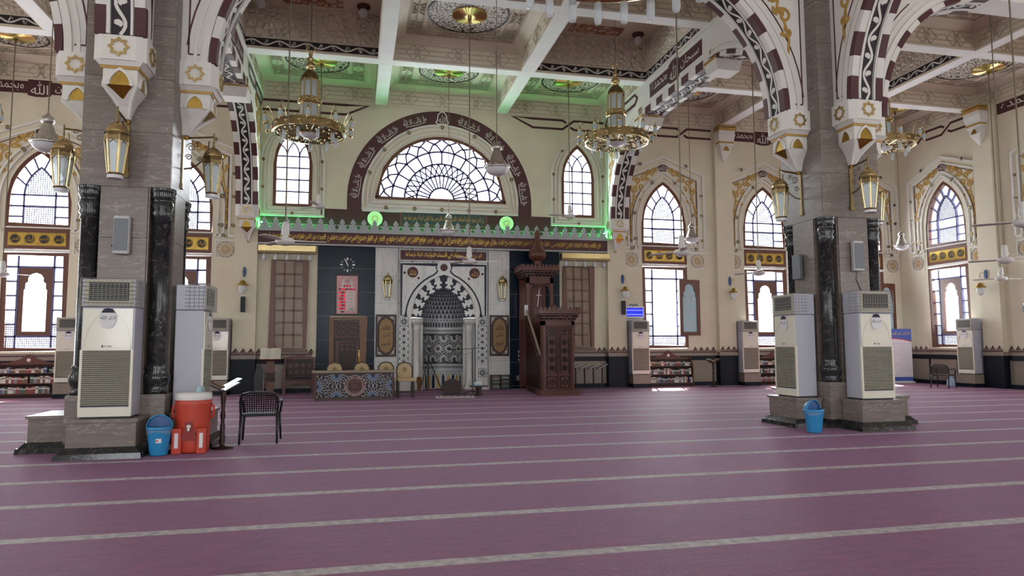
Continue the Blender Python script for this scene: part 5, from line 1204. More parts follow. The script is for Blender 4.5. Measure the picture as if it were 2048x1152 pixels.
# orange drinks cooler
r=empty('drinks_cooler',(-4.735,-11.71,0),0,'tall orange drinks cooler with a white lid between the bin and the chair','cooler')
pr_=[(.0,.01),(.20,.01),(.205,.03)]
for k in range(13): z=.30+.028*k; pr_+=[(.213+.0012*k,z),(.207+.0012*k,z+.014)]
m=MB(); m.lathe(pr_+[(.225,.68),(.222,.70)],28); m.build('barrel','cooler_red',r,True)
m=MB(); m.lathe([(.228,.69),(.232,.70),(.230,.765),(.215,.785),(0,.785)],28); m.build('lid','plastic_white',r,True)
for s in (-1,1):
    bevel(MB().box(s*.15-.06,s*.15+.06,-.225,-.10,.0,.33).build('foot_block','cooler_red',r),.012)
    MB().box(s*.15-.022,s*.15+.022,-.229,-.224,.08,.27).build('warning_label','paper',r)
    m=MB(); m.tube([(s*.215,0,.62),(s*.25,0,.60),(s*.255,0,.53),(s*.25,0,.46),(s*.215,0,.44)],.018,6); m.build('side_handle','cooler_red',r,True)
m=MB(); m.prism([(-.09,.17),(.09,.17),(.09,.22),(.055,.33),(.045,.42),(-.045,.42),(-.055,.33),(-.09,.22)],.17,.222); m.build('tap_recess','cooler_dark',r)
m=MB(); m.tube([(0,-.2,.34),(0,-.25,.335),(0,-.265,.30)],.016,8); m.sphere((0,-.245,.355),.028,10,6); m.build('tap','plastic_white',r,True)
m=MB(); m.tube([(.212*cos(a)*1.04,.212*sin(a)*1.04,.345) for a in [2*PI*i/24 for i in range(25)]],.008,5); m.build('band','cooler_red',r,True)
r=empty('mug',(-4.67,-11.73,.785),0,'small blue mug standing on the cooler lid','mug'); m=MB(); m.lathe([(.0,0),(.038,0),(.042,.085),(.038,.085),(.034,.01)],14); m.build('cup','aqua_pane',r,True)
m=MB(); m.tube([(.04,0,.07),(.065,0,.06),(.065,0,.03),(.04,0,.02)],.006,6); m.build('handle','aqua_pane',r,True)
# black plastic armchairs (rattan look)
def armchair():
    r=empty('armchair')    # faces +y
    m=MB()
    for i in range(15):
        u=-.215+.43*i/14; m.tube([(u,-.20-.03*(1-(u/.23)**2),.44),(u*1.05,-.235-.03*(1-(u/.23)**2),.60),(u*1.08,-.255-.03*(1-(u/.23)**2),.715-.05*abs(u/.23)**3)],.007,4,caps=False)
    for j in range(8): z=.47+.031*j; m.tube([(-.235+.47*i/8,-.20-.07*(z-.44)/.28*.8-.03*(1-((-.235+.47*i/8)/.235)**2),z) for i in range(9)],.007,4,caps=False)
    m.build('woven_back','plastic_black',r,kind='stuff')
    m=MB(); top=[(-.25,-.20,.42),(-.255,-.22,.55),(-.25,-.245,.66),(-.22,-.27,.71),(-.12,-.29,.735),(0,-.297,.74),(.12,-.29,.735),(.22,-.27,.71),(.25,-.245,.66),(.255,-.22,.55),(.25,-.20,.42)]; m.tube(top,.017,7); m.build('back_frame','plastic_black',r,True)
    bevel(MB().box(-.23,.23,-.20,.24,.385,.425).build('seat','plastic_black',r),.015)
    for s in (-1,1):
        m=MB(); m.tube([(s*.25,-.215,.57),(s*.285,-.10,.60),(s*.29,.08,.605),(s*.28,.22,.585),(s*.27,.25,.50),(s*.255,.245,.40)],.018,7); m.build('armrest','plastic_black',r,True)
        m=MB(); m.tube([(s*.245,-.20,.44),(s*.25,-.235,.2),(s*.255,-.265,0)],lambda t:.022-.006*t,7); m.build('leg','plastic_black',r,True)
        m=MB(); m.tube([(s*.245,.235,.42),(s*.26,.25,.2),(s*.27,.265,0)],lambda t:.022-.006*t,7); m.build('leg','plastic_black',r,True)
    return r
ch=armchair(); ch.location=(-3.98,-10.93,0); ch.rotation_euler=(0,0,.03); tag(ch,'black woven plastic armchair with a striped cloth on its seat beside the orange cooler','chair','black plastic armchairs')
c2=dup(ch,(15.45,-3.35,0),-1.15,label='lone black plastic armchair beside the white bag near the side wall')
m=MB(); m.box(-.19,.19,-.18,.20,.427,.445); m.build('striped_cloth','strap_line',label='folded white striped cloth on the black chair seat',cat='cloth',loc=(-3.98,-10.93,0),rz=.03)
m2=MB()
for k in range(9): m2.box(-.185+.0425*k,-.17+.0425*k,-.182,.202,.446,.448)
m2.build('cloth_stripes','plastic_blue_dark',bpy.data.objects['striped_cloth'])
# reading stand with folded quran by the cooler
def turned_stand(x,y,rz,label,h=.80,book=True):
    r=empty('book_stand',(x,y,0),rz,label,'book stand')
    m=MB(); m.lathe([(0,0),(.15,0),(.15,.012),(.05,.03),(.028,.05),(.04,.10),(.028,.15),(.035,.3),(.022,.36),(.036,.45),(.022,.52),(.036,h-.12),(.03,h-.04),(.02,h)],14); m.build('post','wood_dark',r,True)
    for s in (-1,1):
        o=MB().box(0,.22,-.16,.16,0,.015).build('tray_leaf','wood_dark',r,loc=(0,0,h-.02)); o.rotation_euler=(0,-.5 if s>0 else PI+.5,0)
    return r
st=turned_stand(-4.40,-11.5,.35,'turned dark wooden book stand behind the orange cooler')
r=empty('open_book',(-4.40,-11.5,.80),.35,'patterned dark book lying open on the stand behind the cooler','book')
o=bevel(MB().box(-.0,.17,-.12,.12,.0,.035).build('closed_half','book_brown',r),.006); o.rotation_euler=(0,PI+.5,0); o.location=(0,0,.05)
m=MB(); m.ring(.085,0,.02,.04,.0,.003,12,0,floorT); m.ribbon([(.015,-.105),(.155,-.105),(.155,.105),(.015,.105)],.008,0,.003,0,floorT,True); p=m.build('cover_ornament','gold_paint',r); p.rotation_euler=(0,-PI-.5+PI*2,0); p.location=(-.0,0,.05); p.rotation_euler=(0,.5,0); p.location=(-.165,0,-.04+.095)
o=MB().box(0,.24,-.15,.15,0,.008).build('paper_sheet','aqua_pane',r); o.rotation_euler=(0,-.5,0); o.location=(.0,0,.03)
# ---------------------------------------------------------------- large reading stand near the gridded window
r=empty('reading_stand',(-4.93,-1.35,0),0,'tall carved wooden reading stand near the gridded window','book stand')
m=MB(); m.box(-.10,.10,-.03,.03,.08,1.02); 
m.build('post','wood_red',r); m=MB(); m.prism([(-.28,0),(.28,0),(.22,.06),(.12,.09),(-.12,.09),(-.22,.06)],-.03,.03); m.box(-.05,.05,-.25,.25,0,.06); m.build('base','wood_red',r)
m=MB(); m.prism([(-.13,.65),(-.10,.55),(-.14,.45),(-.1,.4),(.1,.4),(.14,.45),(.10,.55),(.13,.65)],-.035,.035); m.build('carved_bracket','wood_dark',r)
o=MB().box(-.27,.27,-.015,.015,-.02,.36).build('back_board','wood_red',r,loc=(0,-.08,1.0)); o.rotation_euler=(-.5,0,0)
o=MB().box(-.27,.27,-.07,.0,-.03,0).build('ledge','wood_red',r,loc=(0,-.09,1.0)); o.rotation_euler=(-.5,0,0)
r=empty('quran',(-4.93,-1.46,1.02),0,'large open white paged book on the tall reading stand','book')
for s in (-1,1):
    m=MB(); n=6; P=[]
    for i in range(n+1):
        t=i/n; P+=[(s*.27*t,-.03-.03*sin(PI*t)*.8,0),(s*.27*t,-.03-.03*sin(PI*t)*.8,.33)]
    m.add(P,[[2*i,2*i+2,2*i+3,2*i+1] for i in range(n)]); m.add([(x,-.004,z) for x,y,z in P],[[2*i,2*i+1,2*i+3,2*i+2] for i in range(n)]); o=m.build('page','page',r); o.rotation_euler=(-.5,0,0)
    m=MB()
    for k in range(9): z=.05+.027*k; m.ribbon([(s*.04,z),(s*.22,z)],.006,.062,.063,0,wallT,flat=True)
    m.ribbon([(s*.025,.03),(s*.24,.03),(s*.24,.30),(s*.025,.30)],.006,.062,.063,0,wallT,True,True); o=m.build('page_print','mesh_metal',r); o.rotation_euler=(-.5,0,0)
m=MB(); m.tube([(.1,-1.32+1.35,0),(.12,.05,.12)],.014,6); m.build('bookmark_lamp','plastic_black',loc=(-4.93,-1.35,1.30),label='small black reading light clipped behind the open book',cat='light')
# carved bench
r=empty('carved_bench',(-4.22,-.55,0),0,'carved dark wooden bench under the gridded window','bench')
MB().box(-.44,.44,-.25,.25,.40,.46).build('seat','wood_dark',r); MB().box(-.40,.40,.17,.21,.48,1.0).build('back_panel','wood_dark',r)
m=MB(); m.prism([(-.42,1.0),(.42,1.0),(.40,1.06),(.15,1.10),(0,1.14),(-.15,1.10),(-.40,1.06)],-.22,-.16); m.box(-.44,-.38,.15,.22,.0,1.06); m.box(.38,.44,.15,.22,0,1.06); m.build('back_frame','wood_red',r)
m=MB()
for k in range(4):
    for j in range(2):
        for e in range(6): m.prism(leaf(-.27+.18*k,.62+.2*j,.08,.022,PI*e/3,4),-.168,-.155)
m.build('back_carving','wood_red',r,kind='stuff')
for s in (-1,1):
    MB().box(s*.40-.04,s*.40+.04,-.26,-.18,0,.70).build('leg','wood_red',r); MB().box(s*.40-.045,s*.40+.045,-.27,.2,.66,.71).build('armrest','wood_red',r)
m=MB(); m.prism([(-.36,.20),(-.36,.40),(.36,.40),(.36,.20),(.2,.30),(-.2,.30)],.24,.26); m.build('apron','wood_red',r)
m=MB(); m.tube([(-5.35+.0,-.5,0),(-5.35,-.5,.9)],.05,8); 
r=empty('folded_trolley',(-5.33,-.55,0),0,'folded black cover with pointed top leaning in the corner by the reading stand','cover'); m=MB(); m.prism([(-.13,0),(.13,0),(.12,.55),(.06,.80),(0,.88),(-.06,.80),(-.12,.55)],-.08,.08); m.build('cover','plastic_black',r); MB().tube([(.14,-.1,.0),(.14,-.1,.62)],.008,6).build('rod','chrome',r)
# ---------------------------------------------------------------- desk
dk=empty('desk',(-2.63,-3.32,0),math.radians(4.5),'long desk with inlaid star pattern front and round mosque emblem','desk')
MB().box(-1.0,1.0,0,.62,.05,.70).build('carcass','desk_brown',dk); bevel(MB().box(-1.06,1.06,-.06,.66,.70,.745).build('top','desk_top',dk),.01)
m=MB(); m.wbox(-1.0,1.0,.0,.07,0,.02); m.wbox(-1.0,-.95,.07,.66,0,.02); m.wbox(.95,1.0,.07,.66,0,.02); m.wbox(-1.0,1.0,.66,.70,0,.02); m.build('front_frame','desk_brown',dk)
MB().wbox(-.95,.95,.07,.66,0,.004).build('front_panel','wood_dark',dk)
sl=MB(); sb=MB(); sf=MB()
def inb(u,v): return -.95<u<.95 and .07<v<.66
def seg(mb,a,b,w,z):
    n=6; pts=[(a[0]+(b[0]-a[0])*i/n,a[1]+(b[1]-a[1])*i/n) for i in range(n+1)]; run=[]
    for p in pts+[None]:
        if p and inb(*p): run.append(p)
        else:
            if len(run)>1: mb.ribbon(run,w,.004,z,flat=True)
            run=[]
sl_=0
cs=[(u,v) for u in (-.46,.46) for v in (.10,.61)]+[(-.93,.355),(.93,.355)]
for (cu,cv) in cs:
    for k in range(16):
        a=2*PI*k/16; l=leaf(cu+.03*cos(a),cv+.03*sin(a),.105,.015,a,4)
        if all(-.96<p[0]<.96 and .06<p[1]<.67 for p in l): sb.sheet(l,.008)
        a2=a+PI/16; seg(sl,(cu+.10*cos(a),cv+.10*sin(a)),(cu+.16*cos(a2),cv+.16*sin(a2)),.008,.009); seg(sl,(cu+.10*cos(a),cv+.10*sin(a)),(cu+.16*cos(a-PI/16),cv+.16*sin(a-PI/16)),.008,.009)
        seg(sl,(cu+.16*cos(a2),cv+.16*sin(a2)),(cu+.30*cos(a2+.2),cv+.30*sin(a2+.2)),.008,.009); seg(sl,(cu+.16*cos(a2),cv+.16*sin(a2)),(cu+.30*cos(a2-.2),cv+.30*sin(a2-.2)),.008,.009)
sl.build('strapwork_lines','strap_line',dk,kind='stuff'); sb.build('blue_star_petals','strap_blue',dk,kind='stuff')
em=MB().disc(0,.365,.27,.004,.014,40).build('emblem','wood_red',dk)
m=MB(); m.ring(0,.365,.20,.207,.014,.018,36); m.ring(0,.365,.262,.27,.014,.018,36)
for k in range(13): a=PI+PI*(k+.5)/13; m.disc(.234*cos(a),.365+.234*sin(a),.014,.014,.018,6)
for k,s_ in enumerate(('مسجد','الجامع')): 
    a=PI/2+(.5 if k else -.5); m.text(text(s_),.234*cos(a),.365+.234*sin(a),.017,0,wallT,W=.12,H=.045,rot=a-PI/2)
m.build('emblem_ring','board_white',em)
m=MB(); m.ribbon([(-.10,.29),(-.10,.40),(0,.44),(.10,.40),(.10,.29)],.012,.014,.018); m.ribbon([(-.06,.44),(-.055,.48),(0,.51),(.055,.48),(.06,.44)],.012,.014,.018); m.ribbon([(-.15,.27),(.15,.27)],.02,.014,.018); m.ribbon([(-.04,.29),(0,.36),(.04,.29)],.01,.014,.018)
for s in (-1,1): m.ribbon([(s*.13,.28),(s*.13,.52)],.018,.014,.018); m.prism(leaf(s*.13,.52,.05,.012,PI/2,4),.014,.018); m.ribbon([(s*.11,.42),(s*.15,.42)],.014,.014,.018)
m.build('emblem_mosque','ink',em)
# gilded chairs behind and beside the desk
def salon_chair():
    r=empty('salon_chair')   # faces -y
    for sx in (-1,1):
        MB().box(sx*.2-.022,sx*.2+.022,-.22,-.175,0,.45).build('leg','wood_dark',r); MB().box(sx*.2-.022,sx*.2+.022,.18,.22,0,.5).build('leg','wood_dark',r); MB().box(sx*.2-.012,sx*.2+.012,-.2,.2,.14,.17).build('stretcher','wood_dark',r)
    MB().box(-.2,.2,-.205,-.185,.14,.18).build('stretcher','wood_dark',r)
    bevel(MB().box(-.23,.23,-.24,.22,.43,.50).build('seat','upholstery',r),.02)
    o=[(-.19,.52),(-.215,.66),(-.205,.80),(-.14,.90),(0,.935),(.14,.90),(.205,.80),(.215,.66),(.19,.52)]
    MB().prism(o,-.225,-.18).build('backrest','upholstery',r); MB().ribbon(o,.03,-.23,-.172).build('back_frame','wood_dark',r)
    m=MB(); star8(m,0,.74,.075,wallT,-.18,-.174); m.disc(0,.74,.04,-.18,-.175,12); m.build('back_emblem','brass_dark',r); return r
sc0=salon_chair(); sc0.location=(-1.30,-2.72,0); sc0.rotation_euler=(0,0,.05); tag(sc0,'beige upholstered dark framed chair standing at the end of the desk','chair','beige salon chairs')
for x,y,l in ((-3.18,-2.15,'beige backed chair tucked behind the desk in front of the door'),(-2.45,-2.12,'beige backed chair behind the desk near the middle'),(-1.78,-2.05,'beige backed chair behind the desk near the mihrab')): dup(sc0,(x,y,0),0,label=l)
m=MB(); m.box(-.235,.235,-.25,.2,.50,.525); m.prism([(-.25,.5),(.27,.44),(.25,.525),(-.25,.525)],.24,.255); o=m.build('seat_cloth','upholstery',label='loose gold cloth draped over the chair seat at the desk end',cat='cloth',loc=(-1.30,-2.72,0),rz=.05)
# ---------------------------------------------------------------- minbar
mn=empty('minbar',(2.92,-.06,0),0,'tall carved wooden pulpit with steps, canopy and turned onion finial','pulpit')
W_=.45; YF=-3.05
def pat(mb,u0,u1,v0,v1,T,w0=0,w1=.012,p=.12):
    nu=max(1,round((u1-u0)/p)); nv=max(1,round((v1-v0)/p)); du=(u1-u0)/nu; dv=(v1-v0)/nv
    for i in range(nu):
        for j in range(nv):
            c,d_=u0+(i+.5)*du,v0+(j+.5)*dv
            mb.ribbon([(c-du*.42,d_),(c,d_+dv*.42),(c+du*.42,d_),(c,d_-dv*.42)],.016,w0,w1,0,T,True)
# portal
m=MB()
for s in (-1,1): m.box(s*W_-.07 if s>0 else -W_,W_ if s>0 else -W_+.07,YF,YF+.30,.12,2.07)
m.box(-W_,W_,YF,YF+.30,1.94,2.07); m.build('portal_frame','wood_red',mn)
MB().box(-W_-.12,W_+.12,YF-.14,YF+.34,0,.13).build('portal_step','wood_red',mn)
for s in (-1,1):
    lf=MB().box(*sorted((s*.01,s*(W_-.07))),YF+.06,YF+.10,.13,1.94).build('portal_door','wood_red',mn); c=MB(); T=lambda u,v,w:(u,YF+.06-w,v)
    u0,u1=sorted((s*.06,s*(W_-.13)))
    for z0,z1 in ((.20,.52),(.60,1.62),(1.68,1.90)): c.ribbon([(u0,z0),(u1,z0),(u1,z1),(u0,z1)],.03,0,.018,0,T,True)
    uc=(u0+u1)/2
    for zc,rr in ((.36,.1),(1.80,.09)): 
        for q in (rr,rr*.55): c.ribbon([(uc-q,zc),(uc,zc+q),(uc+q,zc),(uc,zc-q)],.018,0,.014,0,T,True)
    for k in range(4):
        zc=.75+.24*k
        for e in range(6): c.prism(leaf(uc,zc,.11,.035,PI*e/3+.3*k,4),0,.016,0,T)
    c.build('door_carving','wood_dark',lf)
m=MB(); n=9
for k in range(n): u=-W_+.10+(2*W_-.2)*(k+.5)/n; m.prism([(u-.042,1.945),(u+.042,1.945),(u,1.87)],-YF-.045,-YF-.02)
m.build('scalloped_valance','wood_red',mn)
def crown(z,w,yf,yb,name,rows=3):
    m=MB()
    for k in range(rows): e=.03+.045*k; m.box(-w-e,w+e,yf-e,yb+e*.3,z+.075*k,z+.075*k+.03)
    zt=z+.075*rows; e=.03+.045*rows; m.box(-w-e,w+e,yf-e,yb+e*.3,zt-.03,zt+.05); cr=m.build(name,'wood_red',mn)
    d_=MB()
    for k in range(rows-1):
        e=.045+.045*k; zz=z+.075*k+.03
        for side,(a,b) in enumerate(((-w-e,w+e),(yf-e,yb))):
            cnt=round((b-a)/.12)
            for i in range(cnt):
                u=a+(b-a)*(i+.5)/cnt
                if side==0: d_.taper(u-.03,u+.03,yf-e-.02,yf-e+.03,zz,zz+.045,-.012,-.006)
                else:
                    for sx in (-1,1): d_.taper(*sorted((sx*(w+e)-.02,sx*(w+e)+.02)),u-.03,u+.03,zz,zz+.045,-.006,-.012)
    d_.build('muqarnas','wood_dark',cr)
    e=.03+.045*rows; tr=[(-.055,0),(.055,0),(.055,.04),(.03,.055),(.045,.085),(0,.12),(-.045,.085),(-.03,.055),(-.055,.04)]; mm_=MB().prism(tr,-.012,.012).mesh('cresting','wood_red')
    cnt=round(2*(w+e)/.125)
    for i in range(cnt): put('cresting',mm_,cr,loc=(-w-e+(2*(w+e))*(i+.5)/cnt,yf-e+.015,zt+.05))
    cnt=round((yb-yf+e)/.125)
    for sx in (-1,1):
        for i in range(cnt): put('cresting',mm_,cr,loc=(sx*(w+e-.015),yf-e+(yb-yf+e)*(i+.5)/cnt,zt+.05),rz=PI/2)
crown(2.07,W_,YF,YF+.30,'portal_crown')
# stair flank
P=[(-YF-.30,.10),(-YF-.30,1.02),(1.05,2.32),(1.05,.10)]
for s in (-1,1):
    T=(lambda y,z,w:(-W_-w,-y,z)) if s<0 else (lambda y,z,w:(W_+w,-y,z))
    f=MB().prism(P,-.05,0,0,T).build('stair_flank','wood_red',mn); c=MB()
    c.ribbon([(2.68,.16),(2.68,.98),(1.12,2.22),(1.12,.16)],.05,0,.02,0,T,True)
    y=1.18
    while y<2.62:
        zmax=.94+(2.68-y)*.79
        z=.24
        while z<zmax-.12: c.ribbon([(y-.055,z),(y,z+.075),(y+.055,z),(y,z-.075)],.016,0,.012,0,T,True); z+=.15
        y+=.11
    c.build('flank_carving','wood_dark',f)
    m=MB(); m.tube([(s*W_,-2.78,1.10),(s*W_,-1.12,2.46)],.035,6); m.build('handrail','desk_top' if s<0 else 'wood_red',mn)
    bevel(MB().box(s*W_-.05,s*W_+.05,-1.15,-1.05,2.3,2.62).build('rail_post','lamp_white' if s<0 else 'wood_red',mn),.01)
for k in range(7): MB().box(-W_+.05,W_-.05,-2.7+.25*k,-2.45+.25*k,.0,.22+.18*k).build('step','wood_dark',mn)
# canopy tower
for sx in (-1,1):
    for sy,yy in ((0,-1.02),(1,-.10)): MB().box(*sorted((sx*(W_-.02),sx*(W_-.12))),yy-.05,yy+.05,.0,3.49).build('post','wood_red',mn)
    MB().box(*sorted((sx*(W_-.04),sx*(W_-.08))),-1.0,-.12,.1,2.2).build('tower_side','wood_red',mn)
MB().box(-W_+.06,W_-.06,-.14,-.10,1.3,3.48).build('tower_back','wood_red',mn); MB().box(-W_+.05,W_-.05,-1.0,-.1,1.40,1.46).build('platform','wood_dark',mn)
m=MB(); m.box(-W_+.02,W_-.02,-1.07,-1.0,3.30,3.49)
for k in range(8): u=-W_+.12+(2*W_-.24)*(k+.5)/8; m.prism([(u-.042,3.305),(u+.042,3.305),(u,3.23)],1.01,1.05)
for s in (-1,1): m.prism([(s*(W_-.12),3.30),(s*(W_-.27),3.30),(s*(W_-.17),3.18),(s*(W_-.14),3.05),(s*(W_-.12),2.95)],1.01,1.05)
m.build('canopy_arch','wood_red',mn)
crown(3.49,W_-.02,-1.07,-.05,'canopy_crown')
m=MB(); m.lathe([(.0,3.76),(.31,3.76),(.29,3.82),(.19,3.87),(.12,3.92),(.11,3.96),(.14,3.99),(.11,4.01),(.20,4.07),(.27,4.16),(.285,4.25),(.26,4.35),(.19,4.48),(.12,4.60),(.085,4.70),(.07,4.80),(.095,4.82),(.07,4.845),(.105,4.90),(.105,4.94),(.06,4.99),(.03,5.02),(.0,5.08)],20,(.05,-.62,0)); m.build('onion_finial','wood_red',mn,True)
sw_=MB(); sw_.tube([(-.06,-.9,2.48),(.03,-.88,3.22)],.012,6); sw_.tube([(-.07,-.89,3.06),(.1,-.89,3.07)],.012,6); sw_.tube([(.03,-.88,3.22),(.05,-.88,3.32)],.006,5); sw_.build('staff','bead_white',loc=(2.92,-.06,-.12),label='slim white staff with a crossbar standing in the pulpit seat',cat='staff')
m=MB(); m.tube([(-.4,-1.10,2.56),(.1,-1.2,2.58)],.006,5); m.build('gooseneck_microphone','plastic_black',loc=(2.92,-.06,0),label='thin microphone arm reaching over the pulpit steps',cat='microphone')
# folded book stands in the corner behind the minbar
for k in range(4):
    r=empty('folded_stand',(4.28+.3*k,-.42,0),0,'thin folding book stand in the row behind the minbar','book stand','folding stands behind the minbar')
    MB().tube([(0,0,0),(0,0,.66)],.022,6).build('post','plastic_black',r); MB().box(-.12,.12,-.1,.1,0,.02).build('foot','plastic_black',r)
    o=MB().box(-.17,.17,-.12,.12,0,.015).build('tray','plastic_black',r,loc=(0,0,.68)); o.rotation_euler=(0,-.42,0); o=MB().box(-.17,.17,-.125,-.118,.015,.03).build('tray_edge','bead_white',r,loc=(0,0,.68)); o.rotation_euler=(0,-.42,0)
# ---------------------------------------------------------------- things in front of the mihrab
r=empty('floor_chair',(.08,-1.95,0),0,'dark red floor chair back in front of the mihrab','chair'); m=MB(); m.prism([(-.26,0),(.26,0),(.27,.25),(.22,.36),(.12,.40),(.06,.44),(-.06,.44),(-.12,.40),(-.22,.36),(-.27,.25)],-.02,.02); m.build('back_board','wood_dark',r)
[MB().prism(q_,.02,.024).build('back_carving','ink',r) for q_ in ([(-.03,.28),(.03,.28),(.0,.36)],leaf(-.08,.3,.07,.02,1.2,4),leaf(.08,.3,.07,.02,1.9,4))]; MB().box(-.25,.25,-.45,0,.0,.04).build('seat_pad','wood_dark',r)
m=MB(); m.box(-.52,.52,-.35,.35,.0,.012); rg=m.build('prayer_rug','rug',label='small white patterned prayer rug in front of the mihrab',cat='rug',loc=(.02,-3.0,0),rz=-.12)
m=MB(); m.ribbon([(-.44,-.27),(.44,-.27),(.44,.27),(-.44,.27)],.025,.012,.014,0,floorT,True); 
for k in range(4): m.box(-.30+.18*k,-.26+.18*k,-.2,.2,.012,.014)
m.build('rug_pattern','desk_brown',rg)
r=empty('low_table',(.72,-2.7,0),0,'low dark wooden table with a box of tissues near the mihrab','table'); MB().box(-.24,.24,-.16,.16,.25,.28).build('top','wood_dark',r); m=MB(); m.prism([(-.12,.0),(.12,.0),(.06,.12),(.1,.25),(-.1,.25),(-.06,.12)],-.03,.03); m.box(-.03,.03,-.15,.15,.0,.24); m.build('pedestal','wood_dark',r)
r=empty('tissue_box',(.70,-2.72,.28),.2,'light blue tissue box on the low table','tissue box'); bevel(MB().box(-.12,.12,-.06,.06,0,.07).build('box','aqua_pane',r),.008); MB().taper(-.11,.11,-.05,.05,.07,.10,.03,.02).build('tissue','bead_white',r)
r=empty('microphone_stand',(.60,-2.35,0),0,'black boom microphone stand beside the low table','microphone stand')
m=MB(); m.tube([(0,0,.06),(0,0,1.28)],.012,8); m.build('pole','plastic_black',r)
for k in range(3): a=2*PI*k/3+.5; MB().tube([(0,0,.12),(.32*cos(a),.32*sin(a),.01)],.010,6).build('leg','plastic_black',r)
m=MB(); m.tube([(.38,0,1.32),(-.55,0,1.27)],.009,6); m.build('boom','plastic_black',r); m=MB(); m.tube([(-.55,0,1.27),(-.68,-.02,1.30)],.022,8); m.sphere((-.70,-.02,1.305),.03,8,6); m.build('microphone','plastic_black',r,True)
m=MB(); m.tube([(-.5,0,1.26),(-.2,.02,1.13),(0,.01,1.2)],.004,4); m.build('cable','plastic_black',r)
r=empty('tripod',(-.42,-.25,0),0,'black tripod standing inside the mihrab opening','tripod')
for a,b in ((-.28,-.1),(.42,-.05),(.0,.25)): MB().tube([(0,0,.98),(a*.45,b*.5,.55),(a,b,0)],.016,6).build('leg','plastic_black',r)
m=MB(); m.tube([(0,0,.5),(0,0,1.10)],.018,8); m.box(-.05,.05,-.05,.05,1.08,1.2); m.tube([(0,0,1.15),(.06,-.05,1.32)],.03,7); m.build('head','plastic_black',r)
r=empty('folding_stool',(-.72,-.42,0),0,'low brown folding stool beside the tripod','stool')
for s in (-1,1): o=MB().prism([(-.05,0),(.05,0),(.06,.2),(.1,.3),(.07,.42),(-.07,.42),(-.1,.3),(-.06,.2)],-.015,.015).build('panel','wood_brown',r,loc=(0,0,.02)); o.rotation_euler=(0,0,s*.7)
# ---------------------------------------------------------------- bookcases and books
BK=['book_white','book_grey','book_green','book_blue','book_brown','book_white','book_red','book_grey']
bm={}
def bookmesh(w,h,m):
    k=(w,h,m)
    if k not in bm: bm[k]=(MB().box(-w/2,w/2,-.09,.05,0,h).mesh('book',m),MB().box(-w/2-.001,w/2+.001,-.092,-.09,h*.62,h*.78).mesh('spine_band','book_white' if m!='book_white' else 'book_brown'))
    return bm[k]
def bookcase(x,label,where,seed,n=15,rows=(.14,.44,.72)):
    rr=random.Random(seed); r=empty('bookcase',(x,0,0),0,label,'bookcase'); w=.80
    for s in (-1,1): MB().prism([(-.30,0),(-.06,0),(-.06,1.0),(-.12,.98),(-.27,.72),(-.30,.6)],s*w-.015,s*w+.015,0,lambda u,v,w_:(w_,u,v)).build('side_panel','wood_red',r)
    for z in (.10,.38,.66): MB().box(-w,w,-.30,-.07,z,z+.025).build('shelf','wood_red',r)
    MB().box(-w,w,-.085,-.065,.05,.98).build('back_board','wood_dark',r); MB().box(-w,w,-.29,-.27,0,.10).build('kick_board','wood_dark',r)
    m=MB(); m.prism([(-w,.90),(w,.90),(w,.94),(.5,.96),(.2,1.06),(.06,1.17),(0,1.18),(-.06,1.17),(-.2,1.06),(-.5,.96),(-w,.94)],.07,.10); pdm=m.build('pediment','wood_red',r); MB().disc(0,1.03,.05,.10,.106,16).build('pediment_boss','board_white',pdm)
    for ri,z in enumerate((.125,.405,.685)):
        u=-w+.03; k=0
        while u<w-.08:
            bw=rr.choice((.055,.07,.085)); bh=rr.choice((.15,.17,.19)) if ri<2 else rr.choice((.11,.13,.15)); mt=rr.choice(BK)
            if rr.random()<.06: u+=.05; continue
            a,b=bookmesh(bw,bh,mt); o=put('book',a,loc=(x+u+bw/2,-.19,z),label='%s bound book on the %s shelf of %s'%(mt.split('_')[1],('bottom','middle','top')[ri],where),cat='book',group='books in %s'%where); put('spine_band',b,o)
            u+=bw+.004
bookcase(-11.42,'wooden bookcase with pointed crest full of books on the cooler side of the hall','the bookcase beyond the cooler pier',3)
bookcase(7.66,'wooden bookcase with pointed crest below the opened casement window','the bookcase below the opened casement',5)
bookcase(11.70,'wooden bookcase partly hidden behind the pier with the lone bin','the bookcase behind the lone bin pier',8)
# small stacked shelf beside the mihrab
r=empty('low_bookshelf',(1.86,-.03,0),0,'low brown shelf of stacked booklets between mihrab and minbar','bookcase')
for s in (-1,0,1): MB().box(s*.30-.012,s*.30+.012,-.26,-.02,0,.46).build('upright','wood_dark',r)
for z in (.02,.16,.30,.44): MB().box(-.30,.30,-.26,-.02,z,z+.015).build('shelf','wood_dark',r)
for i in range(3):
    for s in (-1,1):
        for k in range(3): MB().box(-.12,.12,-.22,-.05,0,.028).build('booklet',RND.choice(BK),label='thin booklet on the %s shelf of the low bookshelf by the mihrab'%('bottom','middle','top')[i],cat='book',group='booklets on the low shelf',loc=(1.86+s*.15,-.03,.036+.14*i+.03*k))
st2=turned_stand(8.95,-.75,0,'turned wooden book stand by the pilaster next to the bookcase below the opened casement')
r=empty('open_book',(8.95,-.75,.80),0,'open book lying on the turned stand by the pilaster','book')
for s in (-1,1): o=MB().box(0,.2,-.13,.13,0,.015).build('page_half','page' if s<0 else 'book_brown',r); o.rotation_euler=(0,-.5 if s>0 else PI+.5,0); o.location=(0,0,.02)
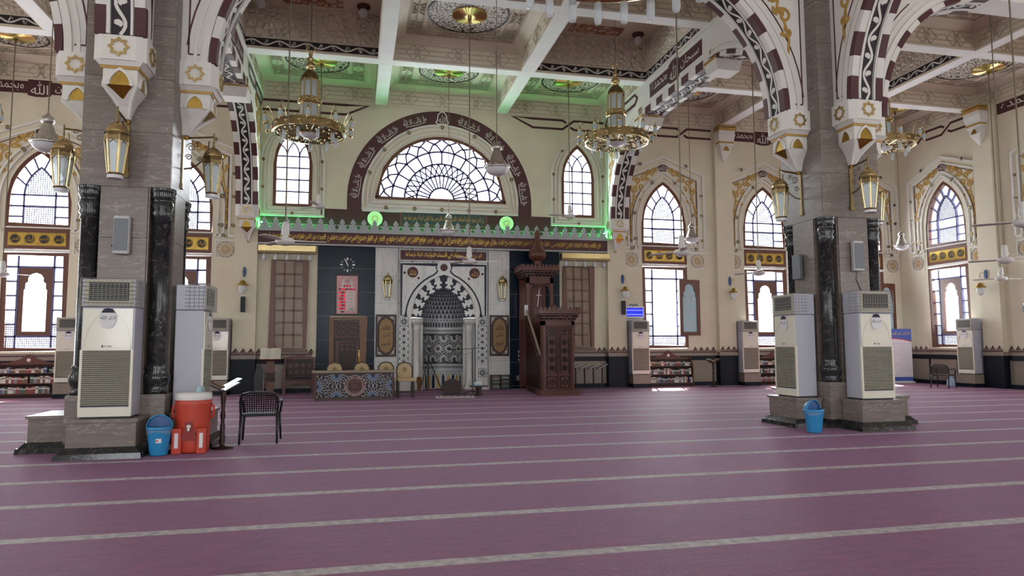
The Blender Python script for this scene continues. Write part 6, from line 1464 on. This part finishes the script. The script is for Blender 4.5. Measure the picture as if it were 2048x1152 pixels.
# ---------------------------------------------------------------- banner, bag
r=empty('banner',(16.18,-.75,0),-.12,'tall roll-up banner with blue header and lines of black text beside the side wall','banner')
MB().box(-.50,.50,-.02,.02,.06,1.92).build('sheet','banner_white',r); MB().box(-.52,.52,-.10,.10,0,.06).build('base','speaker_case',r)
m=MB(); m.wbox(-.50,.50,1.60,1.92,.02,.024); m.prism([(.5,1.48),(.5,1.62),(-.5,1.62),(-.5,1.58),(0,1.58)],.02,.0235); m.wbox(-.5,.5,.08,.22,.02,.024); m.build('blue_bands','banner_blue',r)
MB().ribbon([(-.5,1.575),(-.1,1.575),(.2,1.54),(.5,1.47)],.035,.02,.026).build('red_swoosh','banner_red',r)
m=MB(); m.text(text('الأذكار بعد الصلاة'),.05,1.76,.027,0,wallT,W=.8,H=.16); m.build('title','gold',r)
m=MB(); LNS=('أستغفر الله أستغفر الله أستغفر الله','اللهم أنت السلام ومنك السلام تباركت يا ذا الجلال والإكرام','لا إله إلا الله وحده لا شريك له','له الملك وله الحمد وهو على كل شيء قدير','اللهم أعني على ذكرك وشكرك وحسن عبادتك','سبحان الله والحمد لله والله أكبر')
for k in range(18): s_=LNS[k%6]; z=1.40-.066*k; w_=(.9,.62,.86,.5,.9,.4)[(k*5)%6]; m.text(text(s_),.46-w_/2,z,.024,0,wallT,W=w_,H=.034)
m.build('body_text','ink',r)
r=empty('plastic_bag',(16.35,-2.75,0),0,'pale blue plastic bag on the floor by the lone armchair','bag'); m=MB(); m.lathe([(0,.0),(.14,.0),(.16,.05),(.14,.16),(.10,.24),(.05,.29),(.07,.33),(.09,.36)],9,sx=1,sy=.7); m.build('bag_body','bag',r)
# ================================================================ HANGING THINGS
def dish(r,z,rad=.43):
    m=MB(); n=32; P=[]
    for (rr,zz,am) in ((.05,-.10,0),(.06,-.05,0),(.16,-.045,.006),(rad,-.02,.014),(rad*1.02,.0,.014),(rad*.9,.01,.0)):
        for i in range(2*n): a=PI*i/n; P.append((rr*cos(a),rr*sin(a),z+zz+(am if i%2 else -am)))
    m.add(P,[[j*2*n+i,j*2*n+(i+1)%(2*n),(j+1)*2*n+(i+1)%(2*n),(j+1)*2*n+i] for j in range(5) for i in range(2*n)]); m.build('ceiling_dish','gold_dish',r)
    m=MB(); m.lathe([(0,-.22),(.03,-.2),(.035,-.14),(.055,-.10),(.05,-.06)],12,(0,0,z)); m.build('dish_boss','brass_dark',r,True)
def make_fan(z,zc=9.6,dish_=True):
    r=empty('ceiling_fan')
    if dish_: dish(r,zc)
    MB().tube([(0,0,z+.2),(0,0,zc)],.014,6).build('rod','cable',r)
    m=MB(); m.lathe([(.028,.34),(.05,.33),(.06,.20),(.075,.12),(.05,.10),(.05,.05)],14,(0,0,z)); m.build('canopy','plastic_white',r,True)
    m=MB(); m.lathe([(.05,.07),(.12,.05),(.165,.01),(.16,-.03),(.10,-.07),(.03,-.085),(0,-.085)],18,(0,0,z)); m.build('motor','plastic_white',r,True)
    for k in range(3):
        o=MB(); o.prism([(.13,-.03),(.22,-.055),(.68,-.065),(.70,-.05),(.70,.05),(.66,.065),(.22,.06),(.13,.03)],-.005,.005,0,floorT); b=o.build('blade','plastic_white',r,loc=(0,0,z+.005),rz=2*PI*k/3); b.rotation_euler=(.16,0,2*PI*k/3)
    return r
FANS=[(-3.70,-1.65,5.34,'white ceiling fan in front of the upper window above the desk side gridded window',.3,1),(3.75,-1.65,5.34,'white ceiling fan in front of the upper window above the minbar',1.2,1),(.03,-5.3,3.43,'white ceiling fan hanging before the mihrab inscription',.02,1),(-3.87,-9.1,3.24,'white ceiling fan hanging before the gilt light rail on the desk side',.05,1),(3.72,-9.1,3.24,'white ceiling fan hanging before the medallion panel of the opened casement window',.12,1),(7.85,-5.3,3.30,'white ceiling fan hanging before the closed aisle window beyond the first pilaster',.0,1),(11.65,-9.1,3.27,'white ceiling fan hanging near the side wall bell lamp',.15,1),(15.75,-5.3,3.28,'lower white ceiling fan hanging close to the side wall',.0,1),(8.0,-12.7,3.37,'near white ceiling fan in front of the side wall rosette',.3,0),(-11.5,-1.65,3.26,'white ceiling fan before the arched window above the cooler side bookcase',.6,1)]
for x,y,z,l,rz,d_ in FANS:
    f=make_fan(z,9.6 if d_ else 9.5,bool(d_)); f.location=(x,y,0); f.rotation_euler=(0,0,rz); tag(f,l,'ceiling fan','white ceiling fans')
def make_pendant(brass=False):
    r=empty('pendant_lamp'); dish(r,9.6); z=4.6; mt='brass' if brass else 'silver'
    MB().tube([(0,0,z+.72),(0,0,9.55)],.009,5).build('cable','cable',r)
    m=MB(); 
    for k in range(5): m.sphere((0,0,z+.70+.07*k),.014,6,4)
    m.build('chain_beads','brass_dark',r,kind='stuff')
    m=MB(); m.lathe([(.0,.70),(.02,.67),(.04,.64),(.085,.60),(.105,.55),(.10,.52),(.07,.49)],16,(0,0,z)); m.build('top_dome',mt,r,True)
    m=MB(); m.lathe([(.07,.49),(.085,.45),(.12,.35),(.16,.25),(.19,.20),(.235,.18),(.25,.165),(.225,.14)],20,(0,0,z))
    o=m.build('pierced_shade',mt,r,True); d_=MB()
    for k in range(24):
        a=2*PI*k/24; d_.sphere((.238*cos(a),.238*sin(a),z+.19),.018,6,4)
    d_.build('beaded_rim',mt,o,True)
    m=MB(); m.lathe([(.22,.14),(.205,.09),(.15,.04),(.07,.01),(0,.0)],18,(0,0,z)); m.build('glass_bowl','lamp_white',r,True)
    m=MB(); m.sphere((0,0,z-.012),.018,6,4); m.build('finial','brass',r); return r
p0=make_pendant(); pu=[False]
for x,y,l in ((0,-1.65,'silver filigree pendant lamp hanging low in front of the inscription cornice'),(-.06,-9.1,'silver filigree pendant lamp hanging in front of the lunette window'),(-7.68,-9.1,'silver filigree pendant lamp over the left aisle next to the cooler pier lantern'),(7.82,-1.65,'silver filigree pendant lamp before the opened casement aisle window'),(15.72,-1.65,'silver pendant lamp near the corner above the roll-up banner')):
    o=p0 if not pu[0] else dup(p0); pu[0]=True; o.location=(x,y,0); tag(o,l,'pendant lamp','filigree pendant lamps')
def lampglass(parent,x,y,z,name='arm_lamp'):
    m=MB(); m.lathe([(0,.30),(.008,.22),(.02,.20),(.045,.15),(.05,.12),(.045,.115)],8,(x,y,z)); o=m.build(name,'brass',parent,True)
    m=MB(); m.lathe([(.045,.115),(.05,.06),(.045,-.03)],8,(x,y,z)); m.build('lamp_tube','lamp_glass',o,True); m=MB(); m.lathe([(.045,-.03),(.048,-.05),(.03,-.085),(0,-.095)],8,(x,y,z)); m.build('lamp_cup','brass',o,True)
def bulb(parent,x,y,z,s=1):
    m=MB(); m.lathe([(.03*s,.03),(.035*s,0),(.035*s,-.03)],8,(x,y,z)); o=m.build('bulb_socket','brass_dark',parent,True)
    m=MB(); m.lathe([(.04*s,-.0*s),(.043*s,-.17*s),(.03*s,-.215*s),(0,-.225*s)],10,(x,y,z)); m.build('glass_bulb','clear_bulb',o,True)
def chandelier(x,y,z,zt,label,rot=0):
    r=empty('chandelier',(x,y,z),rot,label,'chandelier','gilt ring chandeliers'); RR=.80
    m=MB(); m.tube([(0,0,2.05),(0,0,zt-z)],.008,5); m.tube([(.03,0,2.05),(.012,.01,2.4),(.03,0,zt-z)],.004,4); m.build('cable','cable',r)
    m=MB(); m.tube([(.095*cos(a),0,1.96+.095*sin(a)) for a in [PI*.62+ (PI*1.76)*i/14 for i in range(15)]],lambda t:.006+.022*sin(PI*t),6); m.build('crescent','brass',r,True)
    m=MB(); m.lathe([(.0,1.88),(.03,1.86),(.055,1.82),(.03,1.78),(.07,1.73),(.085,1.69),(.04,1.65),(.09,1.60),(.115,1.54),(.10,1.48),(.05,1.44),(.11,1.40)],16); m.build('finial_balls','brass',r,True)
    m=MB(); m.lathe([(.05,1.44),(.13,1.38),(.19,1.30),(.215,1.2)],12); m.build('dome_cap','brass_dark',r,True)
    for z0,z1,rr,nm in ((.75,1.2,.20,'upper_glass'),(.12,.64,.215,'lower_glass')):
        m=MB(); m.lathe([(rr,z0),(rr,z1)],8); m.build(nm,'lamp_glass',r)
        m=MB()
        for k in range(8):
            a=PI*k/4; m.tube([(rr*1.02*cos(a),rr*1.02*sin(a),z0),(rr*1.02*cos(a),rr*1.02*sin(a),z1)],.022 if z0>.5 else .014,5)
        m.lathe([(rr*1.03,z0),(rr*1.06,z0+.03)],8); m.lathe([(rr*1.05,z1-.05),(rr*1.04,z1)],8); m.build('tier_frame','brass',r)
    m=MB(); m.lathe([(.225,.62),(.265,.63),(.265,.75),(.225,.76)],8); c=m.build('collar','brass',r); m=MB()
    for k in range(8): a=PI*k/4+PI/8; m.sphere((.25*cos(a),.25*sin(a),.69),.042,8,5)
    m.build('collar_bosses','brass',c,True)
    m=MB(); m.lathe([(RR-.03,.10),(RR,.10),(RR+.02,.09),(RR+.02,-.09),(RR+.03,-.10),(RR-.02,-.10),(RR-.03,-.08),(RR-.03,.10)],40); c=m.build('ring_band','brass',r,True); m=MB()
    for k in range(16): a=PI*k/8; m.sphere(((RR+.015)*cos(a),(RR+.015)*sin(a),0),.045,8,5)
    m.build('ring_bosses','brass',c,True)
    m=MB(); cr=[(0,0),(.03,.0),(.03,.05),(0,.08),(-.03,.05),(-.03,0)]
    for k in range(40): a=2*PI*k/40; m.sphere((RR*cos(a),RR*sin(a),.11),.02,5,4,0,1.4)
    m.build('ring_cresting','brass',c)
    m=MB(); m.lathe([(RR-.03,-.085),(.30,-.075),(.12,-.07)],40); m.build('under_plate','brass_dark',r)
    m=MB()
    for k in range(8): a=PI*k/4; m.tube([(.1*cos(a),.1*sin(a),-.09),((RR-.02)*cos(a),(RR-.02)*sin(a),-.09)],.012,5)
    for k in range(16):
        a=PI*k/8+.2
        for rr in (.5,.68): m.sphere((rr*cos(a),rr*sin(a),-.10),.03,6,4)
    m.build('spokes','brass',r)
    m=MB(); m.lathe([(.22,-.09),(.2,-.13),(.12,-.18),(.03,-.2),(0,-.2)],18); m.build('glass_bowl','lamp_white',r,True); m=MB(); m.lathe([(.235,-.085),(.24,-.10),(.22,-.11)],20); m.sphere((0,0,-.215),.02,6,4); m.build('bowl_rim','brass',r,True)
    for k in range(10):
        a=2*PI*k/10+.15; x1,y1=cos(a),sin(a); lampglass(r,1.0*x1,1.0*y1,.06); m=MB(); m.tube([(RR*x1,RR*y1,.05),(.86*x1,.86*y1,.28),(.93*x1,.93*y1,.40),(1.0*x1,1.0*y1,.36)],.008,5); m.build('arm','brass',r)
    for k in range(9): a=2*PI*k/9; bulb(r,.62*cos(a),.62*sin(a),-.12)
    return r
c1=chandelier(-3.76,-5.3,6.42,10.19,'gilt ring chandelier hanging before the upper window on the desk side',.2)
for x,y,z,l in ((3.87,-5.3,6.68,'gilt ring chandelier hanging before the upper window on the minbar side'),(11.95,-5.3,7.05,'gilt ring chandelier partly hidden behind the lone bin pier'),(-11.15,-5.3,6.35,'gilt ring chandelier over the left aisle')):
    r=dup(c1,(x,y,z),.5,label=l)
    for ch_ in KIDS[r.name]:
        if ch_.name.startswith('cable'): ch_.data=MB().tube([(0,0,2.05),(0,0,10.19-z)],.008,5).mesh('cable','cable')
# great chandelier of the middle bay
r=empty('great_chandelier',(.1,-15.0,5.84),0,'great gilt chandelier ring with a row of glass bulbs hanging over the nave','chandelier')
m=MB(); m.lathe([(1.22,.18),(1.30,.18),(1.33,.16),(1.33,-.08),(1.30,-.10),(1.22,-.10),(1.22,.18)],56); m.build('ring_band','brass',r,True)
m=MB()
for k in range(12): a=PI*k/6; m.tube([(.15*cos(a),.15*sin(a),-.02),(1.25*cos(a),1.25*sin(a),-.06)],.02,6); m.tube([(1.25*cos(a),1.25*sin(a),.15),(.05*cos(a),.05*sin(a),1.9)],.008,5)
m.build('spokes','brass',r); m=MB(); m.lathe([(.25,.0),(.27,.1),(.22,1.2),(.1,1.6),(.05,2.0)],16); m.build('central_column','brass',r,True); MB().tube([(0,0,1.9),(0,0,4.25)],.012,6).build('cable','cable',r)
for k in range(24): a=2*PI*k/24+.1; bulb(r,1.27*cos(a),1.27*sin(a),-.12,1.25)
